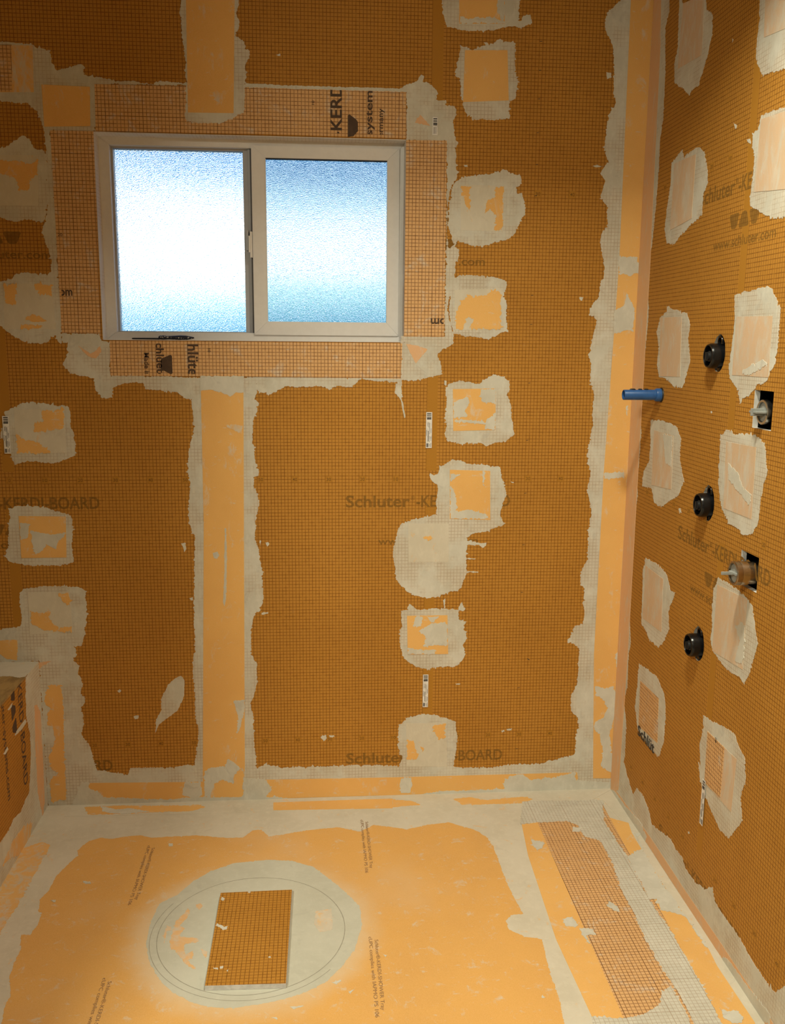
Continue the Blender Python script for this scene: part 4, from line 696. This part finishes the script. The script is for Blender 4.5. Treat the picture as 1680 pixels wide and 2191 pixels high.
WALL_PARTS = [
 ('mortar_splash','mortar','B',[-1442.2,227.5,-1438.3,273.1,-1421.7,303,-1420.3,340.7,-1397.7,385.2,-1376,405.7,-1358.2,412.8,-1348.2,399.1,-1351.3,346.5,-1372.5,301.7,-1415.9,268.7,-1430.4,257.6],1,0.5),
 ('mortar_splash','mortar2','B',[-1548.4,367.7,-1543.3,373.6,-1537.9,369.7,-1545.2,362.4],1,0.6),
 ('mortar_splash','mortar2','B',[-1504.6,283.9,-1497.3,289.7,-1489,288,-1492.9,278.3,-1501.4,276.2],1,0.6),
 ('mortar_splash','mortar2','B',[-1344.6,825.2,-1334.3,827.2,-1329.5,807.3,-1335.3,798.8,-1340.2,814.5],1,0.6),
 ('mortar_splash','mortar2','B',[-1097.3,825,-1088.2,827.8,-1083.5,820.6,-1090.5,813.5],1,0.6),
 ('mortar_splash','mortar2','B',[-1113.1,832.3,-1108.9,830.1,-1112,815.9],1,0.6),
 ('mortar_splash','mortar2','B',[-936.2,204.2,-919.5,209.2,-917.3,197.4,-926.8,188.4],1,0.6),
 ('mortar_splash','mortar2','B',[-910,208.9,-892.5,206.1,-892.5,201.4,-907.1,201],1,0.6),
 ('mortar_splash','mortar2','B',[-514.3,369.7,-499.6,369.4,-500.9,364.8,-512.7,365],1,0.6),
 ('mortar_splash','mortar2','B',[-365.2,207.2,-355.6,211.7,-353.9,205.3,-362.8,201.6],1,0.6),
 ('mortar_splash','mortar2','B',[-348.1,213,-330.2,215.7,-333,209.5,-346.5,208.3],1,0.6),
 ('mortar_splash','mortar2','B',[-653.1,2138.1,-647.3,2143.1,-640.2,2140.9,-642,2129.3,-649.7,2123],1,0.6),
 ('mortar_splash','mortar2','B',[-585.6,2079.2,-577.1,2080.6,-575.7,2073.3,-583.5,2071.9],1,0.6),
 ('mortar_splash','mortar2','B',[-522.8,1909.9,-512.8,1910.1,-511.3,1903.9,-520.6,1904.9],1,0.6),
 ('mortar_splash','mortar2','B',[-124.5,2165.9,-111,2165,-108.4,2154.1,-121.6,2148.8],1,0.6),
 ('mortar_splash','mortar2','B',[-152.6,1915.7,-139.1,1919.2,-118.5,1915.2,-138.7,1910.9],1,0.6),
 ('mortar_splash','mortar2','B',[-1046,2183.1,-1033.3,2186.4,-1033.4,2180.5],1,0.6),
 ('mortar_splash','mortar2','B',[-1326,658,-1315.6,660,-1313.8,649.1,-1322.8,650.7],1,0.6),
 ('mortar_splash','mortar2','B',[-486.6,771.1,-461.4,769.4,-462,766.5,-486.6,768.2],1,0.6),
 ('mortar_splash','mortar2','B',[-485.7,730.1,-451,728.2,-452.4,725.2,-485.6,726.4],1,0.6),
 ('mortar_splash','mortar2','B',[-557.5,641.7,-553.3,645.3,-551.3,615.5,-555.6,614.1],1,0.6),
 ('mortar_splash','mortar2','B',[-512,609,-505.1,626,-499.4,633.4,-497.7,622.2,-488.8,610.8,-497.3,603.5],1,0.6),
 ('mortar_splash','mortar2','B',[-566.9,1307.2,-561.3,1305.9,-561,1292.3,-566.6,1295.6],1,0.6),
 ('mortar_splash','mortar2','B',[-605.4,1032.5,-594.8,1027.5,-592.5,1014.8,-605.1,1011.3],1,0.6),
 ('mortar_splash','mortar2','B',[-477.7,851.1,-431.3,856.5,-431.2,853.6,-477.6,846],1,0.6),
 ('mortar_splash','mortar2','B',[-1111.5,608.1,-1091.8,609.2,-1091.9,604.8,-1111.6,602.2],1,0.6),
 ('mortar_splash','mortar2','B',[-173.3,1550.1,-162.9,1550.2,-164.5,1539.5,-171.5,1541.5],1,0.6),
 ('mortar_splash','mortar2','B',[-720.2,1445.9,-719.5,1445.9,-719.5,1445.3],1,0.6),
 ('mortar_splash','mortar2','B',[-360.5,1006.8,-349.7,1005.3,-349.6,1001.1,-358.2,1002.5],1,0.6),
 ('mortar_splash','mortar2','R',[-648.8,1858.3,-668,1855.8,-673.1,1845.2,-655.7,1850.6],1,0.6),
 ('mortar_splash','mortar2','R',[-577.2,1907.9,-596.8,1896.2,-589,1893.9],1,0.6),
 ('mortar_splash','mortar2','R',[-539.7,2095.3,-546.4,2090.8,-542.2,2087.1],1,0.6),
 ('mortar_splash','mortar2','R',[-408.8,993.6,-419.2,997.3,-430.3,987,-418.5,983],1,0.6),
 ('mortar_splash','mortar2','R',[-604.7,189.9,-611.6,193.8,-615.5,188.3,-607.1,184.8],1,0.6),
 ('mortar_splash','mortar2','R',[-563.4,1259.1,-571.2,1259.6,-572,1255.2,-564.1,1254.7],1,0.6),
]

def build_parts(parts, parent, seed):
    for i, (name, mt, pl, c, lvl, rough) in enumerate(parts):
        pts = [(c[k]/1000, c[k+1]/1000) for k in range(0, len(c), 2)]
        flat(name, pl, pts, .0006*lvl+(seed % 9)*.000011+i*.000004, mat(mt, pl), parent, rough, seed*13+i)
build_parts(WALL_PARTS[:-6], wall_back, 900)
build_parts(WALL_PARTS[-6:], wall_right, 950)
build_parts(FLOOR_PARTS, floor, 970)
things = []
for k, (kind, label, cat, group, parts) in enumerate(THINGS):
    c = parts[0][3]; u = sum(c[0::2])/len(c[0::2])/1000; v = sum(c[1::2])/len(c[1::2])/1000
    r = root(kind, P3(parts[0][2], u, v), label, cat, group); things.append(r)
    build_parts(parts, r, k+1)
TH = {t['label']: t for t in things}
def find(s): return [t for t in things if s in t['label']][0]
# printing on strips and patches
st = find('top gridded'); lv = .0022
clip = ((-1.55, 1.985), (-.66, 2.0975))
def vtext(s, parent, x, z, L, cap, upw, clip, bold=.02, mt=M_INKD):
    text('printed_lettering', s, 'B', (x, z), (0, 1) if upw else (0, -1), L, cap, lv, mt, parent, bold, clip)
vtext('-KERDI', st, -.867, 1.975, .150, .030, True, clip); vtext('systems', st, -.782, 1.981, .135, .019, True, clip); vtext('Germany', st, -.752, 1.960, .093, .014, True, clip, .012)
flat('printed_emblem', 'B', [(-.850, 1.9765), (-.850, 2.032), (-.846, 2.036), (-.826, 2.022), (-.822, 2.016), (-.822, 1.992), (-.834, 1.979)], lv, M_INKD, st)
text('printed_number', '10', 'B', (-.942, 2.058), (0, 1), .010, .007, lv, M_INKD, st, .01)
st = find('bottom gridded'); clip = ((-1.53, 1.3225), (-.66, 1.407))
vtext('Schlüter', st, -1.3075, 1.4475, .150, .030, False, clip, mt=M_INKD)
vtext('schlueter', st, -1.3955, 1.4225, .128, .021, False, clip); vtext('Made in', st, -1.430, 1.381, .064, .014, False, clip, .012)
flat('printed_emblem', 'B', [(-1.352, 1.372), (-1.356, 1.376), (-1.380, 1.366), (-1.384, 1.361), (-1.384, 1.338), (-1.381, 1.334), (-1.356, 1.321), (-1.352, 1.324)], lv, M_INKD, st)
text('printed_number', '10', 'B', (-1.250, 1.394), (0, -1), .010, .007, lv, M_INKD, st, .01)
st = find('left gridded'); text('printed_lettering', 'om', 'B', (-1.655, 1.5375), (1, 0), .035, .022, lv, M_INKD, st, .02, ((-1.6495, 1.4), (-1.5, 1.7)))
text('printed_number', '20', 'B', (-1.651, 1.697), (1, 0), .012, .008, lv, M_INKD, st, .01)
st = find('right gridded'); text('printed_lettering', 'om', 'B', (-.565, 1.485), (-1, 0), .045, .022, lv, M_INKD, st, .02, ((-.70, 1.4), (-.5728, 1.7)))
st = find('cut-off word'); text('printed_lettering', 'Schlüt', 'R', (-.217, .283), (-1, 0), .133, .030, .0022, M_BLACKINK, st, .02, mirror=True)
st = find('half gridded and half plain'); text('printed_number', '40', 'R', (-.722, .487), (0, 1), .013, .009, .003, M_BLACKINK, st, .012)
# printing along the floor membrane
for (x, y0, y1) in ((-.806, -.150, -.432), (-.812, -.705, -.976), (-1.417, -.254, -.536), (-1.417, -.810, -1.08)):
    L = abs(y1-y0)
    text('printed_lettering', 'Schluter®-KERDI-SHOWER Tray', 'F', (x+.002, y0-.012), (0, -1), L*.88, .0085, .0011, M_INKF, floor, 0)
    text('printed_lettering', 'cUPC complies with IAPMO PS 106', 'F', (x-.012, y0), (0, -1), L, .0085, .0011, M_INKF, floor, 0)
def ring(name, cx, cy, r, w, a0, a1, h, mt, parent):
    n = 90; inner = []; outer = []
    for i in range(n+1):
        a = a0+(a1-a0)*i/n; inner.append((cx+math.cos(a)*(r-w/2), cy+math.sin(a)*(r-w/2))); outer.append((cx+math.cos(a)*(r+w/2), cy+math.sin(a)*(r+w/2)))
    V = [P3('F', *p, h) for p in inner+outer]; m_ = n+1
    link(name, V, [[i, m_+i, m_+i+1, i+1] for i in range(n)], mt, parent)
ring('drain_groove', -1.106, -.662, .226, .0018, 0, 2*math.pi, .00085, M_CREASE, floor)
ring('drain_groove', -1.106, -.662, .243, .0014, 2.6, 5.6, .00085, M_CREASE, floor)
# ------------------------------------------------------------------ window
D0, D1 = .05, .125
win = bpy.data.objects.new('window_1', None); COL.objects.link(win); win.location = (-1.1145, .06, WZ0); win['kind'] = 'structure'
def frame_bars(name, x0, x1, z0, z1, wl, wr, wb_, wt_, y0, y1, mt, parent, bev=.0015):
    """four mitred bars as one frame each its own mesh"""
    O = [(x0, z0), (x1, z0), (x1, z1), (x0, z1)]; I = [(x0+wl, z0+wb_), (x1-wr, z0+wb_), (x1-wr, z1-wt_), (x0+wl, z1-wt_)]
    for i in range(4):
        j = (i+1) % 4; q = [O[i], O[j], I[j], I[i]]; g = .0002
        bm = bmesh.new()
        a = [bm.verts.new((u, y0, v)) for u, v in q]; b = [bm.verts.new((u, y1, v)) for u, v in q]
        bm.faces.new(a); bm.faces.new(b[::-1])
        for k in range(4): bm.faces.new([a[(k+1) % 4], a[k], b[k], b[(k+1) % 4]])
        bmesh.ops.recalc_face_normals(bm, faces=bm.faces[:])
        bmesh.ops.bevel(bm, geom=[e for e in bm.edges], offset=bev, segments=2, affect='EDGES')
        bmobj(name, bm, mt, parent)
frame_bars('window_frame', WX0, WX1, WZ0, WZ1, .030, .0165, .0235, .0225, D0, D1, M_VINYL, win)
# stepped stop round the fixed lite, set back
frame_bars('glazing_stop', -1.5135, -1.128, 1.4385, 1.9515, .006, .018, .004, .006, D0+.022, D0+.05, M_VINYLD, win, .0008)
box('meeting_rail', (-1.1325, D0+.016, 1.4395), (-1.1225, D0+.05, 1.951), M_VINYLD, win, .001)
# dark gap between the fixed stile and the sliding sash
box('sash_gap', (-1.1255, D0+.012, 1.440), (-1.1215, D0+.03, 1.951), plain('track_shadow_gap', (.10, .09, .09), .6), win)
gl = box('glass', (-1.508, D0+.032, 1.442), (-1.147, D0+.036, 1.946), M_GLASS, win)
sash = bpy.data.objects.new('sliding_sash', None); COL.objects.link(sash); sash.parent = win; sash.location = (0, 0, 0)
sash.location = Vector((-.911, .05, 1.43))-win.location
frame_bars('sash_frame', -1.1205, -.7005, 1.4335, 1.9585, .0385, .0345, .038, .0335, D0-.006, D0+.022, M_VINYL, sash, .0012)
frame_bars('gasket', -1.0825, -.7345, 1.471, 1.926, .0016, .0012, .001, .003, D0-.002, D0+.014, M_GASKET, sash, .0003)
box('glass', (-1.0815, D0+.010, 1.4715), (-.7355, D0+.014, 1.9245), M_GLASS2, sash)
frame_bars('glazing_bead', -1.0835, -.7335, 1.4698, 1.9275, .0030, .0025, .003, .0024, D0-.0045, D0+.008, M_VINYL, sash, .0006)
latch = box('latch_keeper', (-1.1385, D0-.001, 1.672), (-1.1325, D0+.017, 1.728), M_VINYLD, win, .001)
box('latch_lever', (-1.1322, D0-.0075, 1.666), (-1.1265, D0+.008, 1.712), M_VINYL, win, .001)
box('latch_catch', (-1.1285, D0-.006, 1.652), (-1.1215, D0+.004, 1.724), M_VINYL, win, .001)
box('latch_slot', (-1.1325, D0+.004, 1.690), (-1.1300, D0+.012, 1.722), M_GASKET, win)
# folds of the membrane strips into the window opening (part of each strip)
M_REVEAL = mk_mortar('B', .3, True, ((.72, .70, .70), .7), 'mortared_fold_daylit')  # mortar coat, whitened so the colour carries the window's daylight
def fold(s, a, b, c, d):
    t = find(s); link('folded_edge', [a, b, c, d]+[tuple(Vector(p)+Vector(o)) for p, o in zip((a, b, c, d), FO[s])], [[0, 1, 2, 3], [7, 6, 5, 4], [0, 4, 5, 1], [1, 5, 6, 2], [2, 6, 7, 3], [3, 7, 4, 0]], M_REVEAL, t)
e = .0018
FO = {'left gridded': [(e, 0, 0)]*4, 'right gridded': [(-e, 0, 0)]*4, 'top gridded': [(0, 0, -e)]*4, 'bottom gridded': [(0, 0, e)]*4}
fold('left gridded', (WX0, -.001, WZ0), (WX0, D0, WZ0), (WX0, D0, WZ1), (WX0, -.001, WZ1))
fold('right gridded', (WX1, -.001, WZ0), (WX1, D0, WZ0), (WX1, D0, WZ1), (WX1, -.001, WZ1))
fold('top gridded', (WX0, -.001, WZ1), (WX0, D0, WZ1), (WX1, D0, WZ1), (WX1, -.001, WZ1))
fold('bottom gridded', (WX0, -.001, WZ0), (WX0, D0, WZ0), (WX1, D0, WZ0), (WX1, -.001, WZ0))
# ------------------------------------------------------------------ tool on the sill
zs = WZ0+.0018
t = root('painters_tool', (-1.38, .026, zs), 'thin black hand tool with a dark mottled handle lying on the window sill', 'hand tool')
lathe('shaft', (-1.4672, .026, zs+.0028), (1, 0, 0), [(0, 0), (0, .0016), (.004, .0022), (.078, .0026), (.078, 0)], M_BLACK2, t, 14)
lathe('handle', (-1.392, .026, zs+.0062), (1, 0, 0), [(0, 0), (0, .0035), (.004, .0058), (.014, .0062), (.030, .0050), (.045, .0058), (.062, .0068), (.078, .0062), (.090, .0040), (.100, .0022), (.101, 0)], M_CAMO, t, 20)
# ------------------------------------------------------------------ low bench at the left
bench = root('shower_bench', (-2.06, -.62, 0), 'low built-in bench at the left, faced with gridded board printed with large words', 'bench')
link('bench_side', [(XB, -1.3, 0), (XB, 0, 0), (XB, 0, ZT-.006), (XB, -1.3, ZT-.006), (XB-.012, -1.3, 0), (XB-.012, 0, 0), (XB-.012, 0, ZT-.006), (XB-.012, -1.3, ZT-.006)],
     [[0, 1, 2, 3], [7, 6, 5, 4], [1, 5, 6, 2], [4, 0, 3, 7], [3, 2, 6, 7], [0, 4, 5, 1]], mat('board', 'S'), bench)
box('bench_top', (XL_+.002, -1.3, ZT-.006), (XB, 0, ZT), M_BTOP, bench)
box('bench_core', (XL_+.003, -1.29, .001), (XB-.0125, -.001, ZT-.0065), M_FOAM, bench)
def side_text(s, y, z, L, cap, b):
    text('printed_lettering', s, 'S', (y, z), (0, -1), L, cap, .0003, M_INKD, bench, b, ((-1, .01), (-.01, ZT-.003)))
side_text('KERDI-BOARD', -.199, .4665, .303, .034, .012)
side_text('uter-systems.com', -.332, .468, .278, .024, .008)
for k, (za, zb) in enumerate(((.464, .436), (.434, .388), (.386, .341))):
    c_ = .004; ya, yb = -.260, -.226; q_ = .012
    P_ = [(ya, za-c_-(0 if k % 2 else q_)), (ya, zb+c_+(0 if k % 2 else q_)), (ya+c_, zb+(0 if k % 2 else q_)), (yb-c_, zb+(q_ if k % 2 else 0)), (yb, zb+c_+(q_ if k % 2 else 0)), (yb, za-c_-(q_ if k % 2 else 0)), (yb-c_, za-(q_ if k % 2 else 0)), (ya+c_, za-(0 if k % 2 else q_))]
    if k == 0: P_ = [(ya+.006, za-.002), (ya+.004, zb+.012), (ya+.008, zb+.008), (yb-.004, zb), (yb, zb+.004), (yb, za)]
    flat('printed_emblem', 'S', P_, .0003, M_INKD, bench)
# ------------------------------------------------------------------ board offcut on the drain
oc = root('board_offcut', (-1.107, -.67, .001), 'rectangular offcut of gridded orange board with pale cut edges lying over the floor drain', 'board offcut')
TOP = [(-1.1967, -0.5173), (-1.013, -0.5153), (-1.0167, -0.8726), (-1.1955, -0.8677)]
H = .0135
def offpts(sc):
    cx = sum(p[0] for p in TOP)/4; cy = sum(p[1] for p in TOP)/4
    return [((p[0]-cx)*sc+cx, (p[1]-cy)*sc+cy) for p in TOP]
o_ = flat('foam_core', 'F', offpts(1), H-.0008, M_FOAM, oc, .12, 5, .0012)
o_ = flat('gridded_face', 'F', offpts(.996), H, None or mk_board('T'), oc, .08, 5, H-.0008)
flat('backing', 'F', offpts(.995), .0022, M_PLAIN, oc, .1, 6, .0006)
for i, c in enumerate([[(-1.1925, -0.6462), (-1.1828, -0.6524), (-1.1729, -0.6623), (-1.1664, -0.659), (-1.1654, -0.67), (-1.174, -0.673), (-1.1842, -0.6615), (-1.1938, -0.6553)], [(-1.1912, -0.5361), (-1.1834, -0.5427), (-1.1858, -0.5546), (-1.1935, -0.548)], [(-1.1837, -0.8081), (-1.173, -0.8104), (-1.1714, -0.8153), (-1.1811, -0.813)], [(-1.168, -0.8076), (-1.1609, -0.8049), (-1.1612, -0.8128), (-1.1674, -0.814)], [(-1.153, -0.8213), (-1.1482, -0.8169), (-1.1485, -0.8248), (-1.1524, -0.8277)], [(-1.126, -0.518), (-1.12, -0.5184), (-1.1197, -0.5226), (-1.1256, -0.5242)], [(-1.0607, -0.7793), (-1.0565, -0.7779), (-1.0541, -0.783), (-1.0594, -0.7843)]]): flat('mortar_splash', 'F', c, H+.0006, mat('mortar2'), oc, .5, 40+i, H-.0002)
# ------------------------------------------------------------------ black valve rough-ins
def valve(z, label):
    y = -.578
    r = root('valve_body', (0, y, z), label, 'shower valve', 'black capped valve bodies on the right wall')
    X = (-1, 0, 0)
    lathe('body', (.03, y, z), X, [(0, 0), (0, .0290), (.047, .0290), (.050, .0280), (.053, .0268), (.0535, .0238), (.050, .0228), (.036, .0225), (.036, 0)], M_BLACK, r, 48)
    pg = lathe('plug', (-.0055, y, z-.001), X, [(0, .0125), (.014, .0125), (.015, .0105), (.020, .0100), (.0205, 0)], M_BLACK2, r, 24)
    b = bmesh.new(); bmesh.ops.create_cube(b, size=1)
    for v in b.verts: v.co = Vector((-.022+v.co.x*.014, y+v.co.y*.004, z+v.co.z*.017))
    bmobj('plug_tab', b, M_BLACK2, pg)
    lathe('side_port', (.03, y-.006, z+.034), X, [(0, .0135), (.026, .0135), (.029, .0120), (.029, .0085), (.018, .0085), (.018, 0)], M_BLACK, r, 28)
    lathe('lower_lug', (.03, y-.006, z-.030), X, [(0, .009), (.026, .009), (.028, .007), (.028, 0)], M_BLACK, r, 20)
valve(1.390, 'topmost of the three black capped valve bodies poking through the right wall')
valve(1.034, 'middle one of the three black capped valve bodies on the right wall')
valve(.680, 'lowest of the three black capped valve bodies, beside the patch under the lower cutout')
# ------------------------------------------------------------------ blue pipe stub
r = root('pipe_stub', (0, -.237, 1.28), 'blue plastic pipe stub sticking out of the right wall near the corner', 'pipe')
lathe('tube', (.03, -.237, 1.280), (-1, 0, 0), [(0, .0140), (.135, .0140), (.136, .0134), (.136, .0116), (.125, .0112), (.06, .0112), (.06, 0)], M_BLUE, r, 36)
lathe('collar', (.008, -.237, 1.280), (-1, 0, 0), [(0, .0175), (.008, .0180), (.021, .0180), (.025, .0165), (.026, .0142)], M_BLUE, r, 36)
lathe('black_seal', (.006, -.237, 1.280), (-1, 0, 0), [(0, .0205), (.005, .0205), (.009, .0190), (.010, .0175)], M_BLACK2, r, 30)
for x, w in ((-.081, .008), (-.060, .0055), (-.043, .0055)):
    lathe('black_clip', (x+w, -.237, 1.2935), (-1, 0, 0), [(0, 0), (0, .002), (w*.4, .0036), (w*1.6, .0036), (w*2, .002), (w*2, 0)], M_BLACK2, r, 14)
# ------------------------------------------------------------------ capped outlets in the square cutouts
def outlet(y, z, xf, mt, label, long):
    r = root('capped_outlet', (0, y, z), label, 'pipe outlet', 'capped outlets in the square cutouts')
    lathe('outlet_body', (.09, y, z), (-1, 0, 0), [(0, .0245), (.09-xf-.012, .0245), (.09-xf-.012, .0262), (.09-xf-.001, .0262), (.09-xf, .0252), (.09-xf, .0215), (.09-xf-.006, .0208)], mt, r, 56)
    gc = lathe('grey_cap', (xf+.006, y, z), (-1, 0, 0), [(0, .0212), (.002, .0205), (.0025, 0)], M_GREY, r, 40)
    w = .024 if not long else .026
    box('cap_wing', (xf-w, y-.0022, z-.008 if not long else z-.0035), (xf+.005, y+.0022, z+.008 if not long else z+.0035), M_GREY, gc, .001)
    box('cap_wing', (xf-.020 if not long else xf-.002, y-.017, z-.0022 if not long else z-.0024), (xf+.005, y+.017, z+.0022 if not long else z+.0024), M_GREY, gc, .001)
    if long:
        lathe('clear_wrap', (xf+.028, y, z), (-1, 0, 0), [(0, .0265), (.010, .0268), (.016, .0265)], M_CHROME, r, 56)
outlet(-.822, 1.276, -.002, M_CHROME, 'chrome ring with a grey winged cap in the upper square cutout', False)
outlet(-.826, .927, -.040, M_BRASS, 'brown metal pipe end with a grey cap jutting from the lower square cutout', True)
# ------------------------------------------------------------------ barcode stickers
def sticker(pl, u0, u1, v0, v1, label, s=1, small=False, du=0):
    """white label, bars at the top, lines of print below"""
    h = .0031
    r = root('barcode_sticker', P3(pl, (u0+u1)/2, v0), label, 'sticker', 'barcode stickers on the boards')
    def q(name, a, b, c, d, mt, hh):
        W_ = u1-u0; L = v1-v0
        def pt(x, y): return (u0+x*W_+du*y, v1-y*L)
        flat(name, pl, [pt(a, c), pt(b, c), pt(b, d), pt(a, d)], hh, mt, r, 0, 0, hh-.0004)
    q('paper', 0, 1, 0, 1, M_STICK, h)
    bars = [(.03, .05), (.058, .066), (.085, .10), (.107, .118), (.14, .152), (.157, .18), (.186, .205)]
    if small: bars = [(a*2.2, b*2.2) for a, b in bars]
    for a, b in bars: q('bar', .14, .86, a, b, M_BLACKINK, h+.0003)
    if not small:
        for x, a, b in ((.10, .50, .66), (.34, .52, .82), (.58, .30, .62), (.58, .66, .84), (.80, .45, .58), (.80, .68, .80), (.22, .28, .40), (.42, .28, .42)): q('print_line', x, x+(.10 if x == .34 else .05), a, b, M_BLACKINK, h+.0003)
        q('print_block', .10, .44, .87, .975, plain('grey_print', (.16, .15, .15), .7), h+.0003); q('print_line', .60, .66, .88, .97, M_BLACKINK, h+.0003); q('print_line', .80, .86, .86, .98, M_BLACKINK, h+.0003)
    else:
        for x in (.2, .4, .62): q('print_line', x, x+.06, .55, .92, M_BLACKINK, h+.0003)
sticker('B', -.6195, -.6015, 1.1085, 1.2145, 'upright barcode sticker on the seam, level with the striped orange patch')
sticker('B', -.6175, -.6005, .2945, .4015, 'lower barcode sticker on the seam, just above the lowest middle patch')
sticker('B', -1.8335, -1.8155, 1.0935, 1.201, 'barcode sticker at the left photo edge, overlapping a mortared patch')
sticker('B', -.6135, -.5985, 1.9865, 2.0345, 'tiny barcode sticker beside the upper right window corner', small=True)
sticker('R', -.690, -.672, .2520, .3700, 'barcode sticker low on the right wall under the half gridded patch')
